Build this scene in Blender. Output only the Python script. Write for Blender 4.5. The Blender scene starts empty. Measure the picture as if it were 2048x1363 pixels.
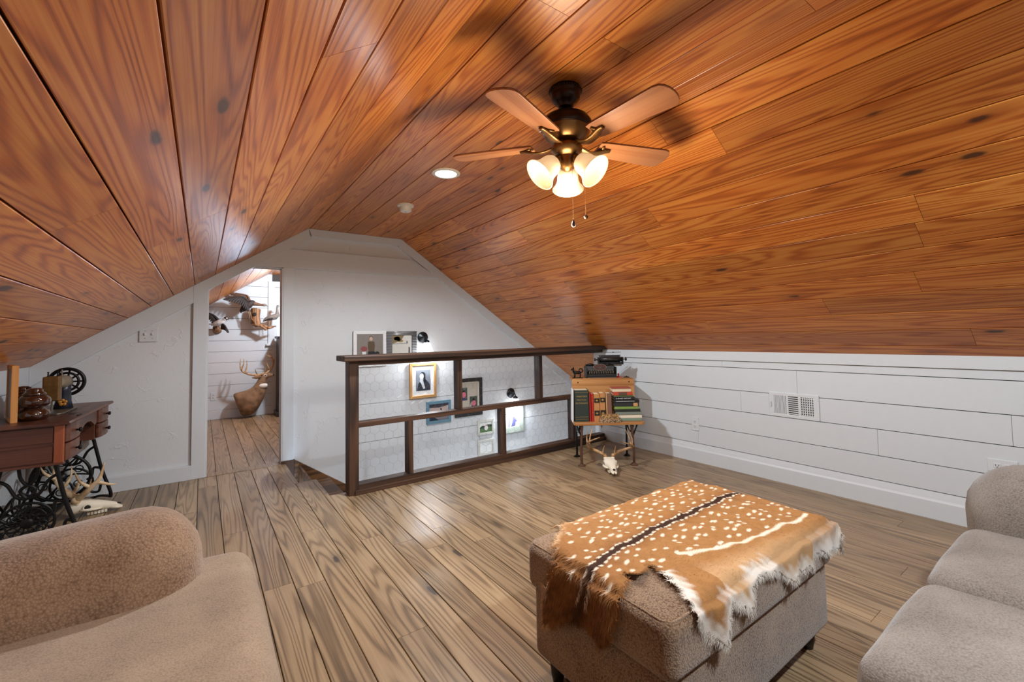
import bpy, bmesh, math, random
from mathutils import Matrix, Vector, Euler, noise
random.seed(7)
R = math.radians
scene = bpy.context.scene
C = scene.collection

# ------------------------------------------------------------------ camera
cam_d = bpy.data.cameras.new('camera'); cam = bpy.data.objects.new('camera', cam_d); C.objects.link(cam)
yaw, pitch, roll = R(35.988), R(2.7566), R(1.1482)
CAMZ = 1.15
fwd = Vector((math.sin(yaw)*math.cos(pitch), math.cos(yaw)*math.cos(pitch), math.sin(pitch)))
right = Vector((math.cos(yaw), -math.sin(yaw), 0)); down = fwd.cross(right)
r2 = right*math.cos(roll) + down*math.sin(roll); d2 = -right*math.sin(roll) + down*math.cos(roll)
m = Matrix((r2, -d2, -fwd)).transposed().to_4x4(); m.translation = Vector((0, 0, CAMZ))
cam.matrix_world = m
FOC, PCX, PCY = 878.80, 1042.874, 629.435
cam_d.sensor_width = 36; cam_d.lens = FOC/2048*36
cam_d.shift_x = (1024-PCX)/2048; cam_d.shift_y = (PCY-681.5)/2048
cam_d.clip_start = 0.02
scene.camera = cam

# ------------------------------------------------------------------ world and view
w = bpy.data.worlds.new('world'); scene.world = w; w.use_nodes = True
bg = w.node_tree.nodes['Background']; bg.inputs[0].default_value = (.62, .78, 1, 1); bg.inputs[1].default_value = 2.5
vs = scene.view_settings; vs.view_transform = 'Standard'; vs.look = 'None'; vs.gamma = 1; vs.use_curve_mapping = False
vs.exposure = 1.28

def lamp(name, kind, loc, energy, color=(1,1,1), size=.1, rot=(0,0,0), spot=None):
    L = bpy.data.lights.new(name, kind); L.energy = energy; L.color = color
    if kind == 'AREA': L.shape = 'DISK'; L.size = size
    if kind in ('POINT', 'SPOT'): L.shadow_soft_size = size
    if kind == 'SPOT': L.spot_size = spot or R(120); L.spot_blend = .4
    o = bpy.data.objects.new(name, L); C.objects.link(o); o.location = loc; o.rotation_euler = rot
    return o
COOL = (.84, .93, 1.0); WARM = (1.0, .84, .62)

# ------------------------------------------------------------------ mesh helpers
class MB:
    def __init__(s): s.v = []; s.f = []
    def add(s, vs, fs):
        n = len(s.v); s.v += [tuple(p) for p in vs]; s.f += [tuple(i+n for i in f) for f in fs]; return s
    def box(s, x0, x1, y0, y1, z0, z1, M=None):
        vs = [Vector((x, y, z)) for z in (z0, z1) for y in (y0, y1) for x in (x0, x1)]
        if M: vs = [M @ p for p in vs]
        return s.add(vs, [(0,2,3,1),(4,5,7,6),(0,1,5,4),(2,6,7,3),(0,4,6,2),(1,3,7,5)])
    def prism(s, poly, a, b, fn):
        """poly of 2-D points, extruded from a to b; fn(p,q,t) gives the point"""
        n = len(poly)
        vs = [fn(p, q, a) for p, q in poly] + [fn(p, q, b) for p, q in poly]
        fs = [tuple(range(n-1, -1, -1)), tuple(range(n, 2*n))] + [(i, (i+1) % n, n+(i+1) % n, n+i) for i in range(n)]
        return s.add(vs, fs)
    def tube(s, pts, rad, n=8, closed=False, cap=True, sq=None):
        """rad: number, list, or list of (rx, ry); sq: reference side vector"""
        pts = [Vector(p) for p in pts]; k = len(pts)
        if not isinstance(rad, (list, tuple)): rad = [rad]*k
        T = []
        for i in range(k):
            a = pts[(i-1) % k] if (closed or i > 0) else pts[i]; b = pts[(i+1) % k] if (closed or i < k-1) else pts[i]
            d = (b-a); T.append(d.normalized() if d.length > 1e-9 else Vector((0,0,1)))
        if sq is not None: u = Vector(sq)
        else: u = Vector((0,0,1)) if abs(T[0].z) < .9 else Vector((1,0,0))
        vs = []
        for i in range(k):
            if sq is not None: u = Vector(sq)
            u = (u - T[i]*u.dot(T[i])).normalized(); w_ = T[i].cross(u)
            r = rad[i]; rx, ry = r if isinstance(r, (list, tuple)) else (r, r)
            for j in range(n):
                t = 2*math.pi*j/n
                vs.append(pts[i] + u*(rx*math.cos(t)) + w_*(ry*math.sin(t)))
        fs = []
        for i in range(k if closed else k-1):
            for j in range(n):
                a = i*n+j; b = i*n+(j+1) % n; c = ((i+1) % k)*n+(j+1) % n; d = ((i+1) % k)*n+j
                fs.append((a, b, c, d))
        if cap and not closed: fs.append(tuple(range(n-1, -1, -1))); fs.append(tuple(range((k-1)*n, k*n)))
        return s.add(vs, fs)
    def lathe(s, prof, n=24, M=None, cap=True):
        M = M or Matrix(); k = len(prof); vs = []
        for r, z in prof:
            for j in range(n):
                t = 2*math.pi*j/n; vs.append(M @ Vector((r*math.cos(t), r*math.sin(t), z)))
        fs = [(i*n+j, i*n+(j+1) % n, (i+1)*n+(j+1) % n, (i+1)*n+j) for i in range(k-1) for j in range(n)]
        if cap: fs.append(tuple(range(n-1, -1, -1))); fs.append(tuple(range((k-1)*n, k*n)))
        return s.add(vs, fs)
    def ball(s, c, r, n=12, M=None):
        r = r if isinstance(r, (list, tuple)) else (r, r, r)
        prof = [(math.sin(math.pi*i/n), -math.cos(math.pi*i/n)) for i in range(n+1)]; prof[0] = (.02, -1); prof[-1] = (.02, 1)
        X = Matrix.Translation(c) @ (M or Matrix()) @ Matrix.Diagonal((r[0], r[1], r[2], 1))
        return s.lathe(prof, n+4, X)
    def grid(s, fn, nu, nv, wrap=False):
        vs = [fn(i/(nu-1), j/(nv-1)) for i in range(nu) for j in range(nv)]
        fs = [(i*nv+j, i*nv+j+1, (i+1)*nv+j+1, (i+1)*nv+j) for i in range(nu-1) for j in range(nv-1)]
        return s.add(vs, fs)
    def mesh(s, name, smooth=False):
        me = bpy.data.meshes.new(name); me.from_pydata(s.v, [], s.f); me.update()
        bm = bmesh.new(); bm.from_mesh(me); bmesh.ops.recalc_face_normals(bm, faces=bm.faces); bm.to_mesh(me); bm.free()
        if smooth: me.polygons.foreach_set('use_smooth', [True]*len(me.polygons))
        return me
    def build(s, name, mat, parent=None, smooth=False, bevel=0, seg=2, sub=0, loc=None, autos=None):
        o = bpy.data.objects.new(name, s.mesh(name, smooth or bool(autos))); C.objects.link(o)
        if mat is not None: o.data.materials.append(mat)
        if parent is not None: o.parent = parent
        if loc is not None: o.location = loc
        if bevel:
            b = o.modifiers.new('bevel', 'BEVEL'); b.width = bevel; b.segments = seg; b.limit_method = 'ANGLE'; b.angle_limit = R(40)
        if sub:
            q = o.modifiers.new('sub', 'SUBSURF'); q.levels = sub; q.render_levels = sub
        if autos:
            for e in o.data.edges: pass
            bm = bmesh.new(); bm.from_mesh(o.data)
            for e in bm.edges:
                if len(e.link_faces) == 2 and e.calc_face_angle(0) > R(autos): e.smooth = False
            bm.to_mesh(o.data); bm.free()
        return o

def tag(o, label, cat, group=None, kind=None):
    if label: o['label'] = label
    if cat: o['category'] = cat
    if group: o['group'] = group
    if kind: o['kind'] = kind
    return o
def thing(name, label, cat, loc=(0,0,0), rotz=0, group=None):
    o = bpy.data.objects.new(name, None); C.objects.link(o); o.empty_display_size = .05
    o.location = loc; o.rotation_euler = (0, 0, rotz)
    return tag(o, label, cat, group)
def struct(o, label=None):
    o['kind'] = 'structure'
    if label: o['label'] = label
    return o
def bx(name, mat, parent, x0, x1, y0, y1, z0, z1, bevel=0, M=None, **k):
    return MB().box(x0, x1, y0, y1, z0, z1, M).build(name, mat, parent, bevel=bevel, **k)
def cushion(dx, dy, dz, r, puff=0, n=14, wob=0, seed=0, pz=None):
    """rounded box centred at origin, puffed top"""
    mb = MB(); hx, hy, hz = dx/2, dy/2, dz/2; pz = puff if pz is None else pz
    def shape(p):
        q = Vector((max(-hx+r, min(hx-r, p[0])), max(-hy+r, min(hy-r, p[1])), max(-hz+r, min(hz-r, p[2]))))
        d = Vector(p)-q
        if d.length > 1e-9: q = q + d.normalized()*r
        a = max(0, 1-(q.x/hx)**2); b = max(0, 1-(q.y/hy)**2); c = max(0, 1-(q.z/hz)**2)
        q.z += math.copysign(1, q.z)*pz*(a*b)**.6*min(1, abs(q.z)/hz); 
        q.x += math.copysign(1, q.x)*puff*.6*(b*c)**.6*min(1, abs(q.x)/hx); q.y += math.copysign(1, q.y)*puff*.6*(a*c)**.6*min(1, abs(q.y)/hy)
        if wob: q += noise.noise_vector(q*7+Vector((seed, 0, 0)))*wob
        return q
    def lin(h, n):  # denser near the ends
        e = [-h, -h+r*.15, -h+r*.4, -h+r*.7]
        mid = [-h+r + (2*h-2*r)*i/(n-1) for i in range(n)]
        return e + mid + [-t for t in reversed(e)]
    X, Y, Z = lin(hx, n), lin(hy, n), lin(hz, max(3, n//3))
    def face(A, B, fn):
        vs = [shape(fn(a, b)) for a in A for b in B]; nb = len(B)
        mb.add(vs, [(i*nb+j, i*nb+j+1, (i+1)*nb+j+1, (i+1)*nb+j) for i in range(len(A)-1) for j in range(nb-1)])
    for s_ in (-1, 1):
        face(X, Y, lambda a, b: (a, b, s_*hz)); face(X, Z, lambda a, b: (a, s_*hy, b)); face(Y, Z, lambda a, b: (s_*hx, a, b))
    return mb
def cushion_obj(name, mat, parent, size, loc, r, puff=0, rot=(0,0,0), wob=0, seed=0, n=14, pz=None):
    mb = cushion(*size, r, puff, n, wob, seed, pz)
    me = bpy.data.meshes.new(name); me.from_pydata(mb.v, [], mb.f)
    bm = bmesh.new(); bm.from_mesh(me); bmesh.ops.remove_doubles(bm, verts=bm.verts, dist=1e-4); bmesh.ops.recalc_face_normals(bm, faces=bm.faces); bm.to_mesh(me); bm.free()
    me.polygons.foreach_set('use_smooth', [True]*len(me.polygons))
    o = bpy.data.objects.new(name, me); C.objects.link(o); me.materials.append(mat); o.parent = parent; o.location = loc; o.rotation_euler = rot
    return o

def smooth_path(P, n=4):
    P = [Vector(p) for p in P]; out = []
    for i in range(len(P)-1):
        p0 = P[max(i-1, 0)]; p1 = P[i]; p2 = P[i+1]; p3 = P[min(i+2, len(P)-1)]
        for k in range(n):
            t = k/n; out.append(.5*((2*p1)+(p2-p0)*t+(2*p0-5*p1+4*p2-p3)*t*t+(3*p1-p0-3*p2+p3)*t**3))
    return out + [P[-1]]
def taper(pts, r0, r1, p=1.0):
    n = len(pts); return [r0+(r1-r0)*(i/(n-1))**p for i in range(n)]

# ------------------------------------------------------------------ materials
def lin(c):
    return tuple(((v/255)/12.92 if v/255 <= .04045 else ((v/255+.055)/1.055)**2.4) for v in c) + (1,)
class NT:
    def __init__(s, name, rough=.5, col=None, metal=0, spec=None, **kw):
        s.m = bpy.data.materials.new(name); s.m.use_nodes = True; s.t = s.m.node_tree
        s.b = s.t.nodes['Principled BSDF']; s.b.inputs['Roughness'].default_value = rough; s.b.inputs['Metallic'].default_value = metal
        if col: s.b.inputs['Base Color'].default_value = col if len(col) == 4 else col+(1,)
        if spec is not None: s.b.inputs['Specular IOR Level'].default_value = spec
        for k, v in kw.items(): s.b.inputs[k].default_value = v
    def n(s, kind, ins=None, **props):
        nd = s.t.nodes.new(kind)
        for k, v in props.items(): setattr(nd, k, v)
        for k, v in (ins or {}).items():
            sock = nd.inputs[k]
            if hasattr(v, 'is_output') or isinstance(v, bpy.types.NodeSocket): s.t.links.new(v, sock)
            else: sock.default_value = v
        return nd
    def math(s, op, a, b=0, c=0):
        nd = s.n('ShaderNodeMath', {0: a, 1: b, 2: c}, operation=op); return nd.outputs[0]
    def coords(s, scale=(1,1,1), rnd=0, kind='Object', loc=(0,0,0)):
        tc = s.n('ShaderNodeTexCoord'); v = tc.outputs[kind]
        if rnd:
            oi = s.n('ShaderNodeObjectInfo'); k = s.math('MULTIPLY', oi.outputs['Random'], rnd)
            v = s.n('ShaderNodeVectorMath', {0: v, 1: s.n('ShaderNodeCombineXYZ', {0: k, 1: k, 2: k}).outputs[0]}, operation='ADD').outputs[0]
        return s.n('ShaderNodeMapping', {'Vector': v, 'Scale': scale, 'Location': loc}).outputs[0]
    def noise(s, vec, scale=1, detail=3, rough=.5, dist=0):
        return s.n('ShaderNodeTexNoise', {'Vector': vec, 'Scale': scale, 'Detail': detail, 'Roughness': rough, 'Distortion': dist}).outputs['Fac']
    def ramp(s, fac, stops):
        nd = s.n('ShaderNodeValToRGB', {0: fac}); e = nd.color_ramp.elements
        while len(e) > 1: e.remove(e[-1])
        e[0].position = stops[0][0]; e[0].color = stops[0][1]
        for p, c in stops[1:]:
            q = e.new(p); q.color = c
        return nd.outputs[0]
    def mix(s, f, a, b, mode='MIX'):
        nd = s.n('ShaderNodeMix', {0: f, 6: a, 7: b}, data_type='RGBA', blend_type=mode); return nd.outputs[2]
    def bump(s, h, strength=.3, dist=.01, norm=None):
        ins = {'Height': h, 'Strength': strength, 'Distance': dist}
        if norm: ins['Normal'] = norm
        nd = s.n('ShaderNodeBump', ins); s.t.links.new(nd.outputs[0], s.b.inputs['Normal']); return nd.outputs[0]
    def color(s, v): s.t.links.new(v, s.b.inputs['Base Color']); return s
def G(v): return (v, v, v, 1)

def wood(name, dark, mid, light, rough=.4, ring=9, knots=True, var=.35, bump=.25, axis='y', ringw=.5, coat=0, spec=.5, kcol=(.05,.018,.008,1), kthr=.62, blotw=.35):
    """boards with object-space grain; axis = long direction"""
    s = NT(name, rough, spec=spec)
    if coat: s.b.inputs['Coat Weight'].default_value = coat; s.b.inputs['Coat Roughness'].default_value = .18
    def sc(a, l): return tuple(l if ax == axis else a for ax in 'xyz')
    v0 = s.coords(sc(6, .32), 37.0)
    base = s.noise(v0, 1, 2.2, .42, .15)
    rings = s.math('SINE', s.math('MULTIPLY', base, ring*6.283))
    rings = s.n('ShaderNodeMapRange', {0: rings, 1: -1, 2: 1, 3: 0, 4: 1}).outputs[0]
    rings = s.math('POWER', rings, 2.2)
    fine = s.noise(s.coords(sc(210, 1.8), 11.0), 1, 3, .65)
    blot = s.noise(s.coords(sc(7, 1.1), 5.0), 1, 4, .6)
    f = s.math('ADD', s.math('MULTIPLY', rings, ringw), s.math('MULTIPLY', fine, .62))
    f = s.math("ADD", f, s.math("MULTIPLY", s.math("SUBTRACT", blot, .5), blotw))
    col = s.ramp(f, [(.12, light), (.5, mid), (.95, dark)])
    oi = s.n('ShaderNodeObjectInfo')
    tone = s.n('ShaderNodeMapRange', {0: oi.outputs['Random'], 1: 0, 2: 1, 3: 1-var, 4: 1+var*.5}).outputs[0]
    col = s.mix(1.0, col, s.n('ShaderNodeCombineColor', {0: tone, 1: tone, 2: tone}).outputs[0], 'MULTIPLY')
    if knots:
        vk = s.coords(sc(7.5, 2.4), 53.0)
        warp = s.n('ShaderNodeTexNoise', {'Vector': s.coords(sc(16, 7), 3.0), 'Scale': 1, 'Detail': 3})
        vkw = s.n('ShaderNodeVectorMath', {0: vk, 1: s.n('ShaderNodeVectorMath', {0: warp.outputs['Color'], 'Scale': .16}, operation='SCALE').outputs[0]}, operation='ADD').outputs[0]
        vo = s.n('ShaderNodeTexVoronoi', {'Vector': vkw, 'Scale': 1}, feature='F1')
        has = s.math('GREATER_THAN', s.n('ShaderNodeSeparateColor', {0: vo.outputs['Color']}).outputs[0], kthr)
        core = s.n('ShaderNodeMapRange', {0: vo.outputs['Distance'], 1: .075, 2: .125, 3: 1, 4: 0}, clamp=True).outputs[0]
        halo = s.n('ShaderNodeMapRange', {0: vo.outputs['Distance'], 1: .05, 2: .32, 3: 1, 4: 0}, clamp=True).outputs[0]
        col = s.mix(s.math('MULTIPLY', s.math('MULTIPLY', halo, has), .55), col, dark)
        col = s.mix(s.math('MULTIPLY', s.math('MULTIPLY', core, has), .9), col, kcol)
    s.color(col)
    s.bump(s.math('ADD', rings, fine), bump, .0012)
    return s.m

def plain(name, col, rough=.5, metal=0, nz=.12, scale=30, bump=0, **k):
    s = NT(name, rough, metal=metal, **k); c = lin(col)
    f = s.noise(s.coords(), scale, 3)
    s.color(s.mix(f, tuple(v*(1-nz) for v in c[:3])+(1,), tuple(min(1, v*(1+nz)) for v in c[:3])+(1,)))
    if bump: s.bump(f, bump, .004)
    return s.m

def plaster():
    s = NT('white_plaster', .55); c = .66
    v = s.coords()
    a = s.n('ShaderNodeTexVoronoi', {'Vector': s.n('ShaderNodeVectorMath', {0: v, 1: s.n('ShaderNodeVectorMath', {0: s.n('ShaderNodeTexNoise', {'Vector': v, 'Scale': 5, 'Detail': 3}).outputs['Color'], 'Scale': .5}, operation='SCALE').outputs[0]}, operation='ADD').outputs[0], 'Scale': 4.5}, feature='DISTANCE_TO_EDGE')
    edge = s.n('ShaderNodeMapRange', {0: a.outputs['Distance'], 1: 0, 2: .035, 3: 1, 4: 0}, clamp=True).outputs[0]
    msk = s.n('ShaderNodeMapRange', {0: s.noise(v, 7, 2), 1: .52, 2: .62, 3: 0, 4: 1}, clamp=True).outputs[0]
    h = s.math('ADD', s.math('MULTIPLY', edge, msk), s.math('MULTIPLY', s.noise(s.coords((1, 1, .5)), 40, 4), .25))
    s.color(s.mix(s.noise(v, 3, 3), (c*.95, c*.97, c*.985, 1), (c*1.0, c*1.02, c*1.035, 1)))
    s.bump(h, .36, .008)
    return s.m

M_ceil = wood('stained_pine_ceiling', lin((118,53,15)), lin((188,104,39)), lin((216,146,68)), rough=.34, ring=27, var=.22, bump=.12, ringw=.36, kthr=.30, blotw=.65)
M_floor = wood('weathered_pine_floor', lin((84,67,50)), lin((138,113,84)), lin((166,141,109)), rough=.34, ring=25, var=.22, bump=.2, ringw=.42, kcol=(.05,.036,.028,1), kthr=.74, blotw=.8)
M_dark = wood('dark_stained_timber', lin((28,17,11)), lin((60,38,26)), lin((96,66,46)), rough=.5, ring=7, knots=False, axis='x', var=.15)
M_darkz = wood('dark_stained_timber_upright', lin((28,17,11)), lin((58,37,25)), lin((94,64,44)), rough=.5, ring=7, knots=False, axis='z', var=.15)
M_darky = wood('dark_stained_timber_deep', lin((36,22,14)), lin((70,44,30)), lin((100,70,48)), rough=.5, ring=7, knots=False, axis='y', var=.15)
M_skirt = wood('brown_skirt_timber', lin((52,31,14)), lin((98,64,32)), lin((136,94,52)), rough=.5, ring=6, knots=False, axis='x', var=.2)
M_plaster = plaster()
M_white = plain('white_painted_board', (206,210,213), .45, nz=.03, scale=18, bump=.03)
M_gap = plain('shadow_gap_backing', (70,64,58), .9)
M_gapfl = plain('dark_subfloor', (30,20,13), .9)
M_gapce = plain('dark_ceiling_backing', (28,14,7), .9)
# ================================================================== STRUCTURE
XL, XR = -1.015, 3.594          # knee walls
KL, KR = .996, .978             # knee wall heights
FL, FR, ZC = .834, 1.777, 2.25  # flat part of the ceiling
YB_, YW, YF = -1.7, 4.69, 8.07  # rear wall, end wall, far room wall
PW = .127                       # floor board width
SX = .619                       # a seam

def plank(name, mat, parent, wd, ln, th, loc, rot=None, ch=.0018):
    """board lying along local y, top face at z=0, growing to +x"""
    g = .0016; w0, w1 = g, wd-g
    poly = [(w0, -th), (w1, -th), (w1, -ch), (w1-ch, 0), (w0+ch, 0), (w0, -ch)]
    mb = MB().prism(poly, .0008, ln-.0008, lambda p, q, t: (p, t, q))
    o = mb.build(name, mat, parent, loc=loc)
    if rot: o.rotation_euler = rot
    return o

# ---- floor
sub = MB()
sub.box(XL-.1, SX, YB_, YF+.1, -.2, -.021); sub.box(SX, .746, YB_, 4.0, -.2, -.021)
sub.box(.746, XR+.12, YB_, 3.47, -.2, -.021); sub.box(SX, XR+.12, 4.86, YF+.1, -.2, -.021)
floor = struct(sub.build('floor', M_gapfl), 'grey brown pine board floor')
rng = random.Random(3)
def row_joints(y0, y1, fixed=(), step=.61):
    js = sorted(fixed); out = [y0]
    y = y0 + rng.choice((1, 2, 4, 7, 8))*step*rng.uniform(.9, 1.05)
    if js:
        y = js[0]
        out.append(y)
        y += rng.choice((4, 5, 6))*step
    while y < y1-.3:
        out.append(y); y += rng.choice((4, 5, 6))*step
    return out + [y1]
FJ = {round(.365, 2): 2.326, round(.619, 2): 1.706, round(1.254, 2): 2.217, round(1.0, 2): 2.305}
k0 = math.floor((XL-SX)/PW); x = SX + k0*PW
while x < XR:
    y1 = YW+.06 if x < .60 else (4.005 if x < .74 else (3.53 if x < .87 else 3.475))
    fx = [v for kx, v in FJ.items() if abs(kx-x) < .02]
    js = row_joints(YB_, y1, fx)
    for a, b in zip(js, js[1:]):
        xa, xb = max(x, XL), min(x+PW, XR)
        plank('floor_board', M_floor, floor, xb-xa, b-a, .02, (xa, a, 0))
    x += PW
# far room floor boards (continue past the threshold)
x = SX + k0*PW
while x < 2.9:
    js = row_joints(YW+.06, YF)
    for a, b in zip(js, js[1:]): plank('floor_board', M_floor, floor, PW, b-a, .02, (max(x, XL), a, 0))
    x += PW
bx('stair_nosing', M_floor, floor, .606, .642, 4.0, YW+.02, -.03, .0015, bevel=.004)
bx('stair_nosing', M_floor, floor, .744, .778, 3.53, 4.01, -.03, .0015, bevel=.004)
bx('stair_nosing', M_floor, floor, .63, .778, 3.985, 4.012, -.03, .0012, bevel=.004)
bx('threshold_board', M_floor, floor, .03, .616, YW-.01, YW+.12, -.02, .004, bevel=.003)

# ---- ceiling: three planes of boards
CW = .1715
def ceil_rows(cname, lab, p0, p1, ya, yb, fixed, start=0.0, mat=M_ceil):
    """p0,p1: (x,z) ends of the slope seen from below; boards run along y"""
    a = Vector((p0[0], 0, p0[1])); b = Vector((p1[0], 0, p1[1])); d = (b-a); L = d.length; d.normalize()
    nrm = Vector((-d.z, 0, d.x))
    if nrm.z > 0: nrm = -nrm            # pointing down into the room
    bk = MB(); q = [a - nrm*.022 - d*.1, b - nrm*.022 + d*.1, b - nrm*.10 + d*.1, a - nrm*.10 - d*.1]
    bk.prism([(p.x, p.z) for p in q], ya, yb, lambda p, r, t: (p, t, r))
    base = struct(bk.build(cname, M_gapce), lab)
    u = -start
    while u < L-1e-3:
        u0, u1 = max(0, u), min(L, u+CW)
        xm = (a + d*((u0+u1)/2)).x
        fx = [v for kx, v in fixed if abs(kx-xm) < .045]
        js = row_joints(ya, yb, fx)
        ang = math.atan2(-d.z, d.x)
        for s0, s1 in zip(js, js[1:]):
            # local frame: x along d, y along world y, z toward room
            o = a + d*u0
            mb = MB(); g = .0022; wd = u1-u0; ch = .002; th = .02; ln = s1-s0
            poly = [(g, th), (wd-g, th), (wd-g, ch), (wd-g-ch, 0), (g+ch, 0), (g, ch)]
            mb.prism(poly, .0008, ln-.0008, lambda p, r, t: (p, t, r))
            ob = mb.build('ceiling_board', mat, base)
            X = d; Z = -nrm; Y = Z.cross(X)
            if Y.y < 0:
                # keep y forward: mirror the x direction instead
                X = -d; o = a + d*u1; Y = Z.cross(X)
            mw = Matrix((X, Y, Z)).transposed().to_4x4(); mw.translation = Vector((o.x, s0, o.z))
            ob.matrix_local = mw
        u += CW
    return base
ceil_rows('ceiling_left', 'varnished pine boards of left sloping ceiling', (FL, ZC), (XL-.02, ZC-(FL-XL+.02)*.678), YB_, YW+.03,
          [(.26, 1.125), (.33, 1.125), (-.275, 1.70), (0.0, 2.32)], start=.1235)
ceil_rows('ceiling_flat', 'varnished pine boards of flat ceiling strip', (FL-.015, ZC), (FR+.015, ZC), YB_, YW+.03, [(.94, 1.08), (1.275, 1.088)], start=.144)
ceil_rows('ceiling_right', 'varnished pine boards of right sloping ceiling', (FR, ZC), (XR+.02, ZC-(XR+.02-FR)*.70), YB_, 3.5,
          [(2.02, 1.12), (2.58, .52), (3.14, 1.094), (3.42, .50), (2.31, 1.72), (2.17, 2.93)], start=.127)
ceil_rows('ceiling_stairs', 'pine boards of ceiling slope above the stairs', (FR, ZC), (4.9, ZC-(4.9-FR)*.682), 3.5, YW+.03, [], start=.127)
# far room ceiling
ceil_rows('ceiling_far_left', 'pine boards of sloping ceiling beyond the doorway', (FL+.01, 2.222), (XL, 2.222-(FL-XL)*.675), YW+.13, YF+.02, [], start=.05)
ceil_rows('ceiling_far_flat', 'pine boards of flat ceiling beyond the doorway', (FL+.01, 2.222), (FR, 2.222), YW+.13, YF+.02, [])
ceil_rows('ceiling_far_right', 'pine boards of right slope beyond the doorway', (FR, 2.222), (XR, 2.222-(XR-FR)*.69), YW+.13, YF+.02, [])

# ---- right knee wall: shiplap boards, trim, baseboard
wr = struct(bx('wall_right', M_gap, None, XR+.016, XR+.11, YB_, 3.47, -.02, 1.02), 'white shiplap knee wall on the right')
zs = [.162, .321, .493, .664, .852, .906]
brk = {0: [.42, 2.3], 1: [1.0, 2.9], 2: [.4, 1.9], 3: [1.47], 4: [-.2, 2.05], 5: [.9]}
for i, (a, b) in enumerate(zip(zs, zs[1:])):
    ys = [YB_] + brk[i] + [3.468]
    for c, d in zip(ys, ys[1:]):
        bx('shiplap_board', M_white, wr, XR, XR+.016, c+.0006, d-.0006, a+.0022, b-.0022 if i != 4 else b-.001, bevel=.0015)
bx('cap_board', M_white, wr, XR-.014, XR+.03, YB_, 3.468, .908, .985, bevel=.003)
bb = struct(MB().prism([(XR+.016, 0), (XR-.016, 0), (XR-.016, .105), (XR-.010, .118), (XR, .160), (XR+.016, .160)], YB_, 3.466, lambda p, q, t: (p, t, q)).build('baseboard_right', M_white), 'white baseboard under the shiplap')
# end post of the knee wall towards the stairs
struct(bx('trim_1', M_white, None, XR-.014, XR+.11, 3.468, 3.56, -.02, .985, bevel=.003), 'white end board of the knee wall')
# ---- left knee wall
wl = struct(bx('wall_left', M_gap, None, XL-.11, XL-.016, YB_, YW+.02, -.02, 1.02), 'white shiplap knee wall on the left')
for a, b in zip([0, .16, .33, .50, .67, .84], [.16, .33, .50, .67, .84, 1.0]):
    ys = [YB_, rng.uniform(.3, 1.8), rng.uniform(2.6, 3.6), YW]
    for c, d in zip(ys, ys[1:]): bx('shiplap_board', M_white, wl, XL-.016, XL, c+.0006, d-.0006, a+.002, b-.002, bevel=.0015)
# ---- rear gable wall behind the camera
gable = lambda e: [(XL-.1, -.02), (XR+.1, -.02), (XR+.1, KR-.04), (FR, ZC+.05), (FL, ZC+.05), (XL-.1, KL-.04)]
struct(MB().prism(gable(0), YB_-.12, YB_, lambda p, q, t: (p, t, q)).build('wall_rear', M_plaster), 'plain white gable wall behind the seating')

# ---- end wall with doorway
zl = lambda x: KL + (x-XL)*(ZC-KL)/(FL-XL)          # left rake height
zr = lambda x: ZC - (x-FR)*.682                     # right rake height
DL, DR = .030, .616                                  # door opening
wall = MB()
PY = lambda p, q, t: (p, t, q)
y0, y1 = YW+.026, YW+.13
wall.prism([(XL-.1, -.03), (DL, -.03), (DL, zl(DL)-.06), (DL, zl(DL)+.02), (XL-.1, zl(XL-.1)+.02)], y0, y1, PY)
wall.prism([(DL, zl(DL)-.104), (.312, 1.838), (.312, zl(.312)+.02), (DL, zl(DL)+.02)], y0, y1, PY)
wall.prism([(.312, 1.838), (DR, 1.838), (FL, 1.9), (FL, ZC+.02), (.312, zl(.312)+.02)], y0, y1, PY)
wall.prism([(DR, .03), (FL, .03), (FL, 1.9), (DR, 1.838)], y0, y1, PY)
wall.prism([(FL, .5), (FR, .5), (FR, ZC+.02), (FL, ZC+.02)], y0, y1, PY)
wall.prism([(FR, .5), (4.45, .5), (FR, ZC+.02)], y0, y1, PY)
wall.box(DR, .72, y0, y1, -2.7, .03); wall.box(.72, 1.24, y0, y1, -2.7, .03); wall.box(FL, 1.24, y0, y1, .03, .5)
we = struct(wall.build('wall_back', M_plaster), 'white trowelled end wall with a doorway')
# lower stair wall: wide boards
for a, b in zip([-2.6, -1.87, -1.48, -1.09, -.70, -.31, .083, .475], [-1.87, -1.48, -1.09, -.70, -.31, .083, .475, .86]):
    if b > .8:
        MB().prism([(1.24, a+.002), (4.47, a+.002), (4.40, .52), (3.72, .86), (1.24, .86)], YW+.006, y0+.02, PY).build('wall_board', M_plaster, we)
    else: bx('wall_board', M_plaster, we, 1.24, 4.9, YW+.006, y0+.02, a+.002, b-.002, bevel=.0015)
tb = MB().box(1.24, 4.9, y0+.02, y1, -2.7, .5).build('stair_wall_backing', M_gap, we)
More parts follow.
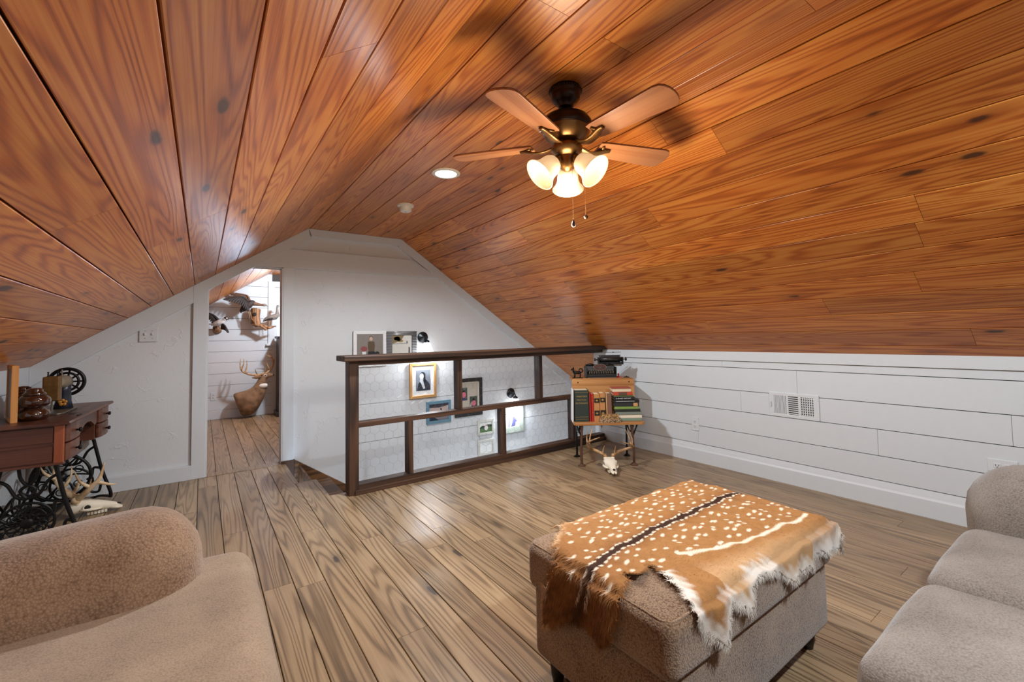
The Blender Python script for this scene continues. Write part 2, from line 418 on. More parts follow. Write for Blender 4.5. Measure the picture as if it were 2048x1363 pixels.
# trims on the end wall
tn = [2]
def trim(mb, label, mat=None):
    o = struct(mb.build('trim_%d' % tn[0], mat or M_white, bevel=.0025), label); tn[0] += 1; return o
TW = .148
ya, yb = YW-.006, YW+.028
trim(MB().prism([(XL, zl(XL)), (XL, zl(XL)-TW), (-.067, zl(-.067)-TW), (-.067, zl(-.067))], ya, yb, PY), 'white rake board left of the doorway')
trim(MB().prism([(-.067, zl(-.067)), (-.067, zl(-.067)-.104), (.312, zl(.312)-.104), (.5, zl(.5)-.104), (FL+.02, ZC-.104), (FL, ZC)], ya-.002, yb, PY), 'white rake board above the doorway')
trim(MB().prism([(FL, ZC), (FL+.03, ZC-.075), (FR-.03, ZC-.075), (FR, ZC)], ya, yb, PY), 'white flat top board of the end wall')
trim(MB().prism([(FR, ZC), (FR-.035, ZC-.085), (4.30, zr(4.30)-.13), (4.40, zr(4.40))], ya, yb, PY), 'white rake board on the right of the end wall')
trim(MB().prism([(-.067, 0), (DL, 0), (DL, zl(DL)-.10), (-.067, zl(-.067)-.10)], ya, yb, PY), 'white left casing of the doorway')
trim(MB().box(DR, .71, ya, yb, .03, 1.85), 'white right casing of the doorway')
trim(MB().prism([(.312, 1.845), (2.22, 1.845), (1.90, 2.03), (.60, 2.03), (.5, zl(.5)-.1)], ya+.003, yb, PY), 'wide white beam board across the end wall')
trim(MB().box(DL-.002, DL+.012, YW-.003, YW+.14, 0, zl(DL)-.104), 'white left jamb lining of the doorway')
trim(MB().box(DR-.012, DR+.002, YW-.003, YW+.14, 0, 1.84), 'white right jamb lining of the doorway')
struct(MB().prism([(XL, 0), (-.067, 0), (-.067, .118), (XL, .118)], ya-.004, yb, PY).build('baseboard_back', M_white, bevel=.003), 'white baseboard left of the doorway')
# ---- stairwell
sk = MB().prism([(.715, .03), (.715, -.45), (3.6, -2.47), (3.6, -1.99)], YW-.012, YW+.02, PY)
trim(sk, 'brown stained skirt board down the stairs', M_skirt)
trim(MB().box(.606, .715, YW-.010, YW+.02, -.45, .031), 'dark skirt return at the head of the stairs', M_darkz)
stair = thing('staircase', 'brown wooden stairs going down along the end wall', 'stairs', (.75, 3.6, 0))
for i in range(10):
    bx('tread', M_skirt, stair, .24*i-.02, .24*i+.27, -.06, 1.075, -.187*(i+1)-.03, -.187*(i+1), bevel=.004)
    bx('riser', M_skirt, stair, .24*i, .24*i+.018, -.06, 1.075, -.187*(i+1), -.187*i-.032)
struct(bx('wall_stair_front', M_white, None, .78, 4.9, 3.50, 3.535, -2.7, -.002), 'white wall under the railing down the stairs')
struct(bx('wall_stair_end', M_white, None, 4.9, 5.0, 3.4, 4.9, -2.7, 1.0), 'white wall at the foot of the stairs')
struct(bx('wall_stair_side', M_white, None, XR+.1, 4.9, 3.42, 3.5, -2.7, 1.0), 'white wall beside the stairs')
struct(bx('floor_lower', M_skirt, None, .5, 5.0, 3.4, 4.9, -2.75, -2.65), 'floor at the foot of the stairs')
# ---- far room
wf = struct(MB().prism([(XL-.1, -.02), (.935, -.02), (.935, 2.3), (FL, 2.3), (XL-.1, 1.05)], YF+.016, YF+.12, PY).box(.935, 1.72, YF+.016, YF+.12, -.02, 1.11).box(.935, 1.72, YF+.016, YF+.12, 2.02, 2.3)
            .prism([(1.72, -.02), (XR+.1, -.02), (XR+.1, 1.0), (FR, 2.3), (1.72, 2.3)], YF+.016, YF+.12, PY).build('wall_far', M_gap), 'white shiplap wall of the room beyond the doorway')
zf = [.13, .324, .50, .671, .838, 1.004, 1.17, 1.34, 1.51, 1.68, 1.85, 2.02, 2.24]
for a, b in zip(zf, zf[1:]):
    xs = [XL, .90] if a < 1.0 else [max(XL, .834-(2.222-a)/.678), .90]
    bx('shiplap_board', M_white, wf, xs[0], xs[1], YF, YF+.016, a+.002, b-.002, bevel=.0015)
    bx('shiplap_board', M_white, wf, 1.74, 2.7 if a > 1.4 else XR, YF, YF+.016, a+.002, b-.002, bevel=.0015)
bx('shiplap_board', M_white, wf, .90, 1.74, YF, YF+.016, .13, 1.11, bevel=.0015)
struct(bx('baseboard_far', M_white, None, XL, XR, YF-.016, YF+.002, 0, .13, bevel=.003), 'white baseboard of the room beyond')
struct(bx('wall_far_left', M_white, None, XL-.1, XL, YW+.13, YF+.1, -.02, 1.0), 'white knee wall beyond the doorway')
struct(bx('wall_far_right', M_white, None, XR, XR+.1, YW+.13, YF+.1, -.02, 1.0), 'white right wall beyond the doorway')
struct(bx('wall_far_near', M_white, None, DR+.01, XR, YW+.13, YW+.15, -.02, 2.2), 'white partition back of the end wall')
# window in the far gable
M_glass = NT('window_glass', .02, (.92, .97, 1, 1)); M_glass.b.inputs['Transmission Weight'].default_value = 1; M_glass.b.inputs['IOR'].default_value = 1.05
win = bx('window_1', M_white, None, .845, .935, YF-.02, YF+.02, 1.10, 2.11, bevel=.003)
struct(win, 'white framed window beyond the doorway')
bx('casing', M_white, win, 1.72, 1.81, YF-.02, YF+.02, 1.10, 2.11, bevel=.003)
bx('casing', M_white, win, .935, 1.72, YF-.02, YF+.02, 2.02, 2.11, bevel=.003)
bx('sill', M_white, win, .82, 1.83, YF-.05, YF+.02, 1.08, 1.11, bevel=.003)
for (a, b, c, d) in ((.935, .98, 1.11, 2.02), (1.675, 1.72, 1.11, 2.02), (.98, 1.675, 1.95, 2.02), (.98, 1.675, 1.11, 1.16), (.98, 1.675, 1.54, 1.58)):
    bx('sash', M_white, win, a, b, YF+.03, YF+.07, c, d, bevel=.003)
bx('pane', M_glass.m, win, .98, 1.675, YF+.048, YF+.052, 1.16, 1.95)
# ================================================================== RAILING
M_wire = plain('galvanised_wire', (150,150,148), .4, metal=.8)
rail = thing('railing', 'dark stained timber railing with wire mesh panels along the stairs', 'railing', (.885, 3.41, 0))
def rb(name, mat, x0, x1, y0, y1, z0, z1, b=.003): return bx(name, mat, rail, x0-.885, x1-.885, y0-3.41, y1-3.41, z0, z1, bevel=b)
rb('post', M_darkz, .885, .955, 3.41, 3.52, 0, .988)
rb('post', M_darkz, 3.60, 3.69, 3.42, 3.51, 0, .988)
rb('top_cap', M_dark, .83, 3.72, 3.34, 3.57, .988, 1.03, .006)
rb('top_rail', M_dark, .955, 3.60, 3.42, 3.51, .952, .988)
rb('middle_rail', M_dark, .955, 3.60, 3.42, 3.51, .488, .526)
rb('bottom_rail', M_dark, .955, 3.60, 3.42, 3.51, .0, .07)
rb('shoe_strip', M_dark, .925, 3.60, 3.398, 3.42, .0, .034)
for a, b in ((1.795, 1.834), (2.69, 2.728)): rb('upper_baluster', M_darkz, a, b, 3.42, 3.51, .526, .952)
for a, b in ((1.345, 1.384), (2.243, 2.283), (3.122, 3.161)): rb('lower_baluster', M_darkz, a, b, 3.42, 3.51, .07, .488)
def hexwire(x0, x1, z0, z1, y, s=.042):
    """hexagonal netting, flat-sided wires"""
    mb = MB(); dx = s*math.sqrt(3); r = .00062; done = set()
    ni = int((x1-x0)/dx)+2; nj = int((z1-z0)/(1.5*s))+2
    for j in range(-1, nj):
        for i in range(-1, ni):
            cx = x0 + (i + (j % 2)*.5)*dx; cz = z0 + j*1.5*s
            P = [(cx + s*math.sin(math.pi/3*k), cz + s*math.cos(math.pi/3*k)) for k in range(6)]
            for k in range(6):
                a, b = P[k], P[(k+1) % 6]
                key = (round((a[0]+b[0])*500), round((a[1]+b[1])*500))
                if key in done: continue
                done.add(key)
                if not all(x0 <= p[0] <= x1 and z0 <= p[1] <= z1 for p in (a, b)): continue
                d = Vector((b[0]-a[0], 0, b[1]-a[1])).normalized(); n_ = Vector((-d.z, 0, d.x))*r; q = Vector((0, r, 0))
                A = Vector((a[0], y, a[1])); B = Vector((b[0], y, b[1]))
                mb.add([A+n_, A-n_*.5+q, A-n_*.5-q, B+n_, B-n_*.5+q, B-n_*.5-q], [(0,1,4,3), (1,2,5,4), (2,0,3,5)])
    return mb
for a, b, c, d in ((.955, 1.795, .526, .952), (1.834, 2.69, .526, .952), (2.728, 3.60, .526, .952), (.955, 1.345, .07, .488), (1.384, 2.243, .07, .488), (2.283, 3.122, .07, .488), (3.161, 3.60, .07, .488)):
    hexwire(a-.885, b-.885, c, d, .085).build('wire_mesh', M_wire, rail)

# ================================================================== CEILING FIXTURES
def emit(name, col, strength, mixw=1.0):
    s = NT(name, .4, col); s.b.inputs['Emission Color'].default_value = col; s.b.inputs['Emission Strength'].default_value = strength; return s.m
M_led = emit("lit_lens", (1, 1, 1, 1), 3)
M_plastic = plain('white_plastic', (222,220,212), .4, nz=.03)
def can_light(x, y, label):
    t = thing('recessed_light', label, 'ceiling light', (x, y, ZC), 0, 'recessed ceiling lights')
    MB().lathe([(.094, 0), (.094, -.005), (.088, -.008), (.072, -.009), (.068, -.004), (.068, .0)], 40, cap=False).build('trim_ring', M_plastic, t, smooth=True, autos=40)
    MB().lathe([(.0685, -.001), (.0685, -.005), (.05, -.0062), (.002, -.0065)], 40).build('lens', M_led, t, smooth=True)
    lamp('recessed_lamp', 'SPOT', (x, y, ZC-.02), CAN_W, COOL, .055, (0, 0, 0), R(165))
    return t
CAN_W = 92
can_light(1.307, 2.628, 'round lit recessed light in the flat ceiling near the smoke detector')
can_light(1.305, -.35, 'round lit recessed light in the flat ceiling behind the fan')
sd = thing('smoke_detector', 'small round white smoke detector on the flat ceiling', 'smoke detector', (1.345, 3.45, ZC))
MB().lathe([(.066, 0), (.066, -.012), (.060, -.016), (.05, -.018)], 36).build('base_ring', M_plastic, sd, smooth=True, autos=40)
MB().lathe([(.05, -.018), (.046, -.05), (.040, -.056), (.012, -.058), (.002, -.058)], 36).build('cover', M_plastic, sd, smooth=True, autos=40)
M_grey = plain('grey_plastic', (120,120,120), .5)
MB().lathe([(.006, -.058), (.006, -.060), (.001, -.060)], 16).build('test_button', M_grey, sd)

# ---- fan
M_bronze = plain('oil_rubbed_bronze', (46,32,24), .32, metal=.75, nz=.15)
M_brass = plain('antique_brass', (120,86,48), .34, metal=.8, nz=.1)
M_blade = wood('fan_blade_veneer', lin((112,62,34)), lin((150,94,56)), lin((170,116,76)), rough=.4, ring=4, knots=False, axis='x', var=.04, ringw=.3)
M_bladetop = plain('fan_blade_edge', (84,50,30), .5)
fs = NT('frosted_glass_shade', .35, (.93, .80, .58, 1)); fs.b.inputs['Transmission Weight'].default_value = .25
fs.b.inputs['Emission Color'].default_value = (1, .80, .50, 1); fs.b.inputs['Emission Strength'].default_value = .10; fs.b.inputs['Subsurface Weight'].default_value = 0
fs.color(fs.mix(fs.noise(fs.coords(), 9, 4), (.95, .84, .64, 1), (.85, .70, .48, 1)))
M_bulb = emit('lit_bulb', (1, .88, .66, 1), 1.6)
FX, FY = 1.302, 1.424
fan = thing('ceiling_fan', 'bronze ceiling fan with five wooden blades and three lit glass shades', 'ceiling fan', (FX, FY, ZC))
MB().lathe([(.068, 0), (.070, -.006), (.070, -.020), (.066, -.026), (.066, -.034), (.062, -.052), (.048, -.066), (.036, -.076), (.033, -.086), (.024, -.09)], 32).build('canopy', M_bronze, fan, smooth=True, autos=45)
bd = MB()
for k in range(40):
    t = 2*math.pi*k/40; bd.ball((.0705*math.cos(t), .0705*math.sin(t), -.013), .005, 5)
bd.build('beading', M_bronze, fan, smooth=True)
MB().lathe([(.013, -.08), (.013, -.128)], 16).build('downrod', M_bronze, fan, smooth=True)
MB().lathe([(.02, -.118), (.07, -.122), (.098, -.138), (.113, -.160), (.116, -.180), (.110, -.190), (.105, -.193)], 36).build('motor_housing', M_bronze, fan, smooth=True, autos=50)
MB().lathe([(.108, -.193), (.104, -.205), (.092, -.222), (.072, -.238), (.055, -.246), (.04, -.25)], 36).build('motor_band', M_brass, fan, smooth=True, autos=50)
MB().lathe([(.04, -.248), (.045, -.258), (.066, -.262), (.070, -.272), (.066, -.288), (.052, -.300), (.036, -.308), (.033, -.330), (.036, -.345), (.030, -.362), (.012, -.374), (.002, -.378)], 32).build('light_fitter', M_brass, fan, smooth=True, autos=50)
BZ = -.268
def blade_poly():
    L0, L1 = .155, .535; pts = []
    pts += [(L0, -.047), (L0+.02, -.052)]
    for i in range(8): t = i/7; pts.append((L0+.05+t*(L1-L0-.11), -.054-.014*t))
    for i in range(9):
        a = -math.pi/2 + math.pi*i/8; pts.append((L1-.045+.045*math.cos(a)**.8 if math.cos(a) > 0 else L1-.045, .068*math.sin(a)))
    for i in range(8): t = 1-i/7; pts.append((L0+.05+t*(L1-L0-.11), .054+.014*t))
    pts += [(L0+.02, .052), (L0, .047)]
    return pts
for k in range(5):
    a = R(-159+72*k)
    bt = Matrix.Rotation(a, 4, 'Z') @ Matrix.Translation((0, 0, BZ+.012)) @ Matrix.Rotation(R(-11), 4, 'X')
    pl_ = blade_poly()
    o = MB().prism(pl_, 0, .007, lambda p, q, t: (p, q, t)).build('blade', M_blade, fan, bevel=.0012); o.matrix_local = bt
    e = MB().prism([(p*1.0, q) for p, q in pl_], .0071, .0085, lambda p, q, t: (p, q, t)).build('blade_back', M_bladetop, o)
    # blade iron
    ir = MB()
    pts = smooth_path([(.050, 0, .004), (.080, .004, -.012), (.115, .010, -.022), (.155, .006, -.018), (.190, -.004, -.008), (.215, -.008, -.005)], 4)
    ir.tube(pts, [(.006, .011+.010*math.sin(math.pi*min(1, i/(len(pts)-1)*1.05))) for i in range(len(pts))], 10, sq=(0, 0, 1))
    ir.tube([(.165, .030, -.004), (.185, .0, -.005), (.170, -.034, -.004)], [(.003, .006), (.004, .012), (.003, .006)], 8, sq=(0, 0, 1))
    ob = ir.build('blade_iron', M_brass, fan, smooth=True); ob.matrix_local = bt
LAMPS = []
for k in range(3):
    a = R(47+120*k)
    ax = Matrix.Rotation(a, 4, 'Z') @ Matrix.Translation((.045, 0, -.325)) @ Matrix.Rotation(R(180-48), 4, 'Y')
    arm = MB().lathe([(.016, -.01), (.020, .004), (.024, .018), (.026, .028)], 20).build('shade_holder', M_brass, fan, smooth=True); arm.matrix_local = ax
    prof = [(.026, .022), (.036, .026), (.044, .040), (.048, .060), (.050, .080), (.056, .098), (.066, .114), (.072, .122), (.074, .124), (.072, .126), (.064, .115), (.054, .098), (.0475, .080), (.0455, .060), (.041, .042), (.034, .029), (.024, .025)]
    sh = MB().lathe(prof, 36, cap=False).build('glass_shade', fs.m, fan, smooth=True); sh.matrix_local = ax
    bl = MB().lathe([(.010, .02), (.012, .035), (.022, .055), (.026, .072), (.022, .088), (.010, .097), (.002, .098)], 20).build('bulb', M_bulb, fan, smooth=True); bl.matrix_local = ax
lamp('fan_lamp', 'POINT', (FX, FY, 1.61), 13, WARM, .13)
def chain(x, y, z1, zend, shape):
    mb = MB(); z = z1
    mb.tube([(x, y, z1), (x, y, zend)], .0007, 6)
    while z > zend: mb.ball((x, y, z), .0014, 4); z -= .006
    c = mb.build('pull_chain', M_brass, fan)
    if shape: MB().lathe([(.001, zend+.004), (.004, zend-.002), (.0085, zend-.016), (.009, zend-.022), (.006, zend-.028), (.001, zend-.030)], 16, Matrix.Translation((x, y, 0))).build('chain_pendant', M_bronze, c, smooth=True)
    else: MB().ball((x, y, zend-.008), .0095, 10).build('chain_pendant', M_bronze, c, smooth=True)
chain(-.005, -.036, -.336, -.603, True); chain(.055, -.052, -.30, -.575, False)

# ================================================================== SEATING
def fabric(name, c1, c2, sc=260, bump=.5, rough=.9, ch=.5):
    s = NT(name, rough, spec=.15); s.b.inputs['Sheen Weight'].default_value = .35; s.b.inputs['Sheen Roughness'].default_value = .5
    v = s.coords(kind='Object')
    vo = s.n('ShaderNodeTexVoronoi', {'Vector': v, 'Scale': sc*.62}, feature='F1').outputs['Distance']
    h = s.math('ADD', s.math('SUBTRACT', 1.0, vo), s.math('MULTIPLY', s.noise(v, sc*1.3, 2), .5))
    big = s.noise(v, 7, 4)
    f = s.math('ADD', s.math('MULTIPLY', s.math('SUBTRACT', h, .45), ch), s.math('MULTIPLY', big, .7))
    s.color(s.ramp(f, [(.15, lin(c1)), (.95, lin(c2))]))
    s.bump(h, bump, .0016)
    return s.m
M_chenR = fabric('taupe_chenille', (84,76,68), (150,140,130), 380, .6)
M_chenL = fabric('tan_woven_upholstery', (100,74,54), (176,146,118), 280, .8)
M_chenLs = fabric('tan_seat_upholstery', (118,98,78), (178,156,130), 380, .4)
M_otto = fabric('brown_ribbed_upholstery', (84,60,40), (170,142,114), 360, .9, ch=.75)
M_foot = plain('dark_wooden_foot', (34,24,18), .5)

# left sofa: its far arm and seat come into view
sl = thing('sofa', 'tan woven sofa with a fat rounded arm beside the sewing table', 'sofa', (-.35, 1.25, 0), 0)
def at(o, *p): return Vector(p) - Vector(o.location)
cushion_obj('base', M_chenLs, sl, (.95, 1.30, .24), at(sl, -.345, 1.22, .18), .05, .005)
cushion_obj('seat_cushion', M_chenLs, sl, (1.02, 1.28, .15), at(sl, -.36, 1.255, .355), .065, .012, wob=.004, n=22)
cushion_obj('arm', M_chenL, sl, (1.0, .37, .40), at(sl, -.495, 1.80, .405), .16, .012, rot=(R(-6), R(-5), R(0)), wob=.003, seed=4, n=22)
cushion_obj('back', M_chenL, sl, (.26, 1.3, .62), at(sl, -.835, 1.22, .48), .10, .02)
for dx, dy in ((-.78, .65), (.10, .65), (-.78, 1.78), (.10, 1.78)): bx('foot', M_foot, sl, dx-.03+.35, dx+.03+.35, dy-.03-1.25, dy+.03-1.25, 0, .07)

# right sofa
sr = thing('sofa', 'taupe chenille sofa with three seat cushions by the shiplap wall', 'sofa', (1.6, -.1, 0), 0)
cushion_obj('base', M_chenR, sr, (2.20, .88, .22), at(sr, 1.58, -.10, .18), .05, .005)
for i, xc in enumerate((.90, 1.42, 1.975)):
    cushion_obj('seat_cushion', M_chenR, sr, (.548 if i else .50, .84, .17), at(sr, xc, -.03 - (.03 if i == 0 else 0), .36), .06, .014, wob=.004, seed=i, n=20)
cushion_obj('arm', M_chenR, sr, (.36, .86, .40), at(sr, 2.40, -.035, .44), .165, .01, wob=.003, seed=8, n=20)
cushion_obj('arm', M_chenR, sr, (.26, .86, .34), at(sr, .52, -.12, .30), .11, .01, wob=.003, seed=9)
for i, xc in enumerate((.92, 1.42, 1.975)):
    cushion_obj('back_cushion', M_chenR, sr, (.52, .24, .42), at(sr, xc, -.46, .60), .10, .03, rot=(R(-10), 0, 0))
for dx, dy in ((.55, .25), (2.55, .25), (.55, -.48), (2.55, -.48)): bx('foot', M_foot, sr, dx-.03-1.6, dx+.03-1.6, dy-.03+.1, dy+.03+.1, 0, .07)

# ottoman
OX0, OX1, OY0, OY1, OZ = .905, 1.87, .672, 1.25, .45
ot = thing('ottoman', 'brown ribbed ottoman under the spotted hide', 'ottoman', ((OX0+OX1)/2, (OY0+OY1)/2, 0), 0)
cushion_obj('top_cushion', M_otto, ot, (OX1-OX0, OY1-OY0, .155), (0, 0, .378), .035, .010, n=22, pz=.012)
cushion_obj('base', M_otto, ot, (OX1-OX0-.03, OY1-OY0-.03, .24), (0, 0, .200), .03, .006, n=18)
pip = MB(); hx, hy = (OX1-OX0)/2-.012, (OY1-OY0)/2-.012
def rr(hx, hy, r, z, n=6):
    P = []
    for cx, cy, a0 in ((hx-r, hy-r, 0), (-hx+r, hy-r, 90), (-hx+r, -hy+r, 180), (hx-r, -hy+r, 270)):
        for i in range(n+1): a = R(a0+90*i/n); P.append((cx+r*math.cos(a), cy+r*math.sin(a), z))
    return P
pip.tube(rr(hx, hy, .03, .4475), .0035, 6, closed=True)
pip.build('piping', M_otto, ot, smooth=True)
for dx in (-1, 1):
    for dy in (-1, 1): MB().lathe([(.018, 0), (.022, .02), (.03, .10)], 14, Matrix.Translation((dx*(hx-.06), dy*(hy-.06), 0))).build('foot', M_foot, ot, smooth=True)
# ================================================================== SPOTTED HIDE
import numpy as np
HO = [(1.917,1.275),(1.969,1.216),(1.946,1.114),(1.986,1.052),(1.999,.986),(1.95,.923),(1.955,.836),(1.94,.77),(1.958,.704),(1.901,.7),(1.915,.647),(1.902,.609),(1.927,.561),(1.81,.594),(1.713,.6),(1.657,.574),(1.549,.598),(1.491,.596),(1.439,.618),(1.39,.651),(1.339,.65),(1.282,.651),(1.263,.644),(1.296,.596),(1.241,.597),(1.158,.64),(1.149,.631),(1.131,.616),(1.147,.606),(1.125,.585),(1.127,.563),(1.11,.549),(1.074,.58),(1.049,.594),(1.018,.63),(.999,.654),(1.009,.692),(1.04,.741),(1.042,.789),(1.066,.823),(1.065,.857),(1.044,.852),(.992,.833),(.974,.853),(.969,.867),(.952,.839),(.899,.822),(.867,.818),(.822,.842),(.781,.855),(.736,.899),(.749,.908),(.758,.943),(.774,.955),(.76,1.004),(.73,1.049),(.696,1.104),(.695,1.136),(.722,1.143),(.802,1.141),(.817,1.111),(.858,1.098),(.903,1.073),(.916,1.126),(.989,1.17),(1.052,1.225),(.985,1.245),(1.066,1.24),(1.127,1.264),(1.199,1.295),(1.296,1.302),(1.318,1.262),(1.454,1.262),(1.67,1.272),(1.812,1.268)]
SPN = [(1.95,1.0),(1.886,1.0),(1.761,1.004),(1.606,.998),(1.46,.988),(1.311,.993),(1.172,.979),(1.06,.978),(.977,.962),(.889,.944),(.836,.965),(.77,.985),(.72,1.0)]
STR = [(1.813,.733),(1.734,.723),(1.633,.745),(1.481,.749),(1.344,.774),(1.24,.81),(1.181,.838)]
def build_hide():
    rg = np.random.default_rng(5); st = .0042
    us = np.arange(.68, 2.02, st); vs_ = np.arange(.53, 1.32, st)
    U, V = np.meshgrid(us, vs_, indexing='ij')
    # irregular skin edge
    jit = np.zeros_like(U)
    for k in range(6):
        fx, fy, ph = rg.uniform(60, 240), rg.uniform(60, 240), rg.uniform(0, 6.28); jit += np.sin(U*fx+V*fy+ph)*.0022
    P = np.array(HO); Q = np.roll(P, -1, 0)
    ins = np.zeros(U.shape, bool); D = np.full(U.shape, 9.0)
    for a, b in zip(P, Q):
        c = ((a[1] > V) != (b[1] > V)) & (U < (b[0]-a[0])*(V-a[1])/(b[1]-a[1]+1e-12)+a[0]); ins ^= c
        t = np.clip(((U-a[0])*(b[0]-a[0])+(V-a[1])*(b[1]-a[1]))/((b-a)@(b-a)), 0, 1)
        D = np.minimum(D, np.hypot(U-a[0]-t*(b[0]-a[0]), V-a[1]-t*(b[1]-a[1])))
    SD = np.where(ins, D, -D) + jit
    keep = SD > 0
    def fold(s, r=.035):            # s: distance past the start of the bend -> (advance, drop)
        th = np.clip(s/r, 0, math.pi/2); rest = np.maximum(0, s-r*math.pi/2)
        return r*np.sin(th), r*(1-np.cos(th))+rest
    e = .035
    aL, dL = fold(np.maximum(0, OX0+e-U)); aR, dR = fold(np.maximum(0, U-(OX1-e))); aF, dF = fold(np.maximum(0, OY0+e-V)); aB, dB = fold(np.maximum(0, V-(OY1-e)))
    off = .007
    xin = np.clip(U, OX0+e, OX1-e); yin = np.clip(V, OY0+e, OY1-e)
    hang = np.clip((dL+dR+dF+dB)/.09, 0, 1)
    wav = np.sin(V*52+U*9)*.007+np.sin(V*23+1)*.005; wav2 = np.sin(U*46+1.3)*.008+np.sin(U*19+V*7)*.006
    X = xin - aL + aR - np.where(dL > .02, off+.006+wav*hang, 0) + np.where(dR > .02, off+.006+wav*hang, 0)
    Y = yin - aF + aB - np.where(dF > .02, off+.008+wav2*hang, 0) + np.where(dB > .02, off+.006+wav2*hang, 0)
    cx, cy = (OX0+OX1)/2, (OY0+OY1)/2
    bul = .012*np.clip(1-((U-cx)/.48)**2, 0, 1)**.6*np.clip(1-((V-cy)/.29)**2, 0, 1)**.6
    wr = .0035*np.sin(U*31+V*17)*np.sin(V*27-U*9+2)+.0025*np.sin(U*70+V*33)
    edge_lift = np.exp(-np.maximum(SD, 0)/.02)*(.004+.006*np.sin(U*37+V*41))
    Z = .4555+bul+.009+np.maximum(0, wr+.003)+np.maximum(0, edge_lift)*(1-hang) - np.maximum(np.maximum(dL, dR), np.maximum(dF, dB))
    # ---- colours (coat pattern)
    def dist_poly(L):
        d = np.full(U.shape, 9.0); side = np.zeros(U.shape)
        for a, b in zip(L, L[1:]):
            a, b = np.array(a), np.array(b)
            t = np.clip(((U-a[0])*(b[0]-a[0])+(V-a[1])*(b[1]-a[1]))/((b-a)@(b-a)), 0, 1)
            d = np.minimum(d, np.hypot(U-a[0]-t*(b[0]-a[0]), V-a[1]-t*(b[1]-a[1])))
        return d
    def c(t): return np.array(lin(t)[:3])
    noi = sum(np.sin(U*f1+V*f2+p)*.25 for f1, f2, p in ((70, 40, 0), (130, -90, 1), (33, 61, 2), (210, 150, 4)))
    col = c((168,121,72))*(1+.10*noi[..., None])
    sp = dist_poly(SPN); stv = dist_poly(STR)
    def blend(col, w, t): w = np.clip(w, 0, 1)[..., None]; return col*(1-w)+c(t)*w
    sm = lambda x, a, b: np.clip((x-a)/(b-a), 0, 1)
    col = blend(col, .55*(1-sm(sp, .0, .06)), (120,66,26))
    col = blend(col, sm(1.05-U, 0, .12)*.45, (150,98,48))
    col = blend(col, .8*(1-sm(U, .80, .93))*sm(noi, -.4, .5), (92,56,26))
    front = 1-sm(V, .60, .74)
    lowbelly = (V < .75) & (U > 1.15)
    # pale flank below the side stripe, white belly edge
    below = 1-sm(V+(U-1.4)*.14, .69, .745)
    col = blend(col, below*(U > 1.16)*.75, (206,168,124))
    col = blend(col, (1-sm(SD+.012*noi, .012, .045))*(V < .80), (240,232,220))
    col = blend(col, (U > 1.66)*(U < 1.95)*(1-sm(V+.01*noi, .60, .675)), (242,238,230))
    col = blend(col, (1-sm(SD+.006*noi, .0, .022))*(V > 1.1)*.75, (232,200,160))
    col = blend(col, sm(V, 1.17, 1.25)*(1-sm(U, 1.15, 1.35))*.7, (214,164,116))
    # spots
    spots = []
    for row in (.014, -.014):
        u = .84
        while u < 1.93: spots.append((u+rg.uniform(-.004, .004), row, .0085, .0038)); u += .0235
    for row in (.045, .078, .108, .140, .172, .205, .235):
        for sg in (1, -1):
            u = .90+rg.uniform(0, .04)
            while u < 1.88:
                if rg.uniform() < .86: spots.append((u+rg.uniform(-.014, .014), sg*(row+rg.uniform(-.012, .012)), rg.uniform(.0075, .0125), rg.uniform(.0045, .006)))
                u += rg.uniform(.036, .062)
    spa = np.array(SPN)[::-1]
    W = np.zeros(U.shape)
    for (u, dv, ra, rb_) in spots:
        v = np.interp(u, spa[:, 0], spa[:, 1]) + dv
        if dv < -.03 and v < .765 + (1.4-u)*.14 + .012: continue
        if dv > .03 and v > 1.235: continue
        if u < .98 and abs(dv) > .09: continue
        i0, i1 = int((u-.03-us[0])/st), int((u+.03-us[0])/st)+1; j0, j1 = int((v-.03-vs_[0])/st), int((v+.03-vs_[0])/st)+1
        i0, j0 = max(i0, 0), max(j0, 0)
        a = rg.uniform(-.3, .3); du = U[i0:i1, j0:j1]-u; dvv = V[i0:i1, j0:j1]-v
        q = ((du*math.cos(a)+dvv*math.sin(a))/ra)**2+((dvv*math.cos(a)-du*math.sin(a))/rb_)**2
        W[i0:i1, j0:j1] = np.maximum(W[i0:i1, j0:j1], np.clip(1.6-q, 0, 1))
    dark = (1-sm(sp, .010, .022))*sm(U, .80, .92)
    dark = np.maximum(dark, (1-sm(sp, .006, .03))*(U < .93)*.7)
    col = blend(col, dark*.93, (44,22,14))
    col = blend(col, W*.95, (250,236,214))
    col = blend(col, (1-sm(stv+.002*noi, .004, .009))*.9, (248,234,212))
    idx = -np.ones(U.shape, int); idx[keep] = np.arange(keep.sum())
    vt = np.stack([X[keep], Y[keep], Z[keep]], 1)
    q = keep[:-1, :-1] & keep[1:, :-1] & keep[1:, 1:] & keep[:-1, 1:]
    I, J = np.nonzero(q)
    fc = np.stack([idx[I, J], idx[I+1, J], idx[I+1, J+1], idx[I, J+1]], 1)
    return U, V, X, Y, Z, SD, keep, col, vt, fc, rg
def color_mesh(name, vt, fc, cols, mat, parent, smooth=True, origin=Vector((0, 0, 0))):
    me = bpy.data.meshes.new(name); me.from_pydata((np.asarray(vt)-np.array(origin)).tolist(), [], np.asarray(fc).tolist()); me.update()
    at_ = me.color_attributes.new('coat', 'FLOAT_COLOR', 'POINT')
    at_.data.foreach_set('color', np.concatenate([np.clip(cols, 0, 1), np.ones((len(cols), 1))], 1).astype(np.float32).ravel())
    if smooth: me.polygons.foreach_set('use_smooth', [True]*len(me.polygons))
    o = bpy.data.objects.new(name, me); C.objects.link(o); me.materials.append(mat)
    if parent: o.parent = parent
    return o
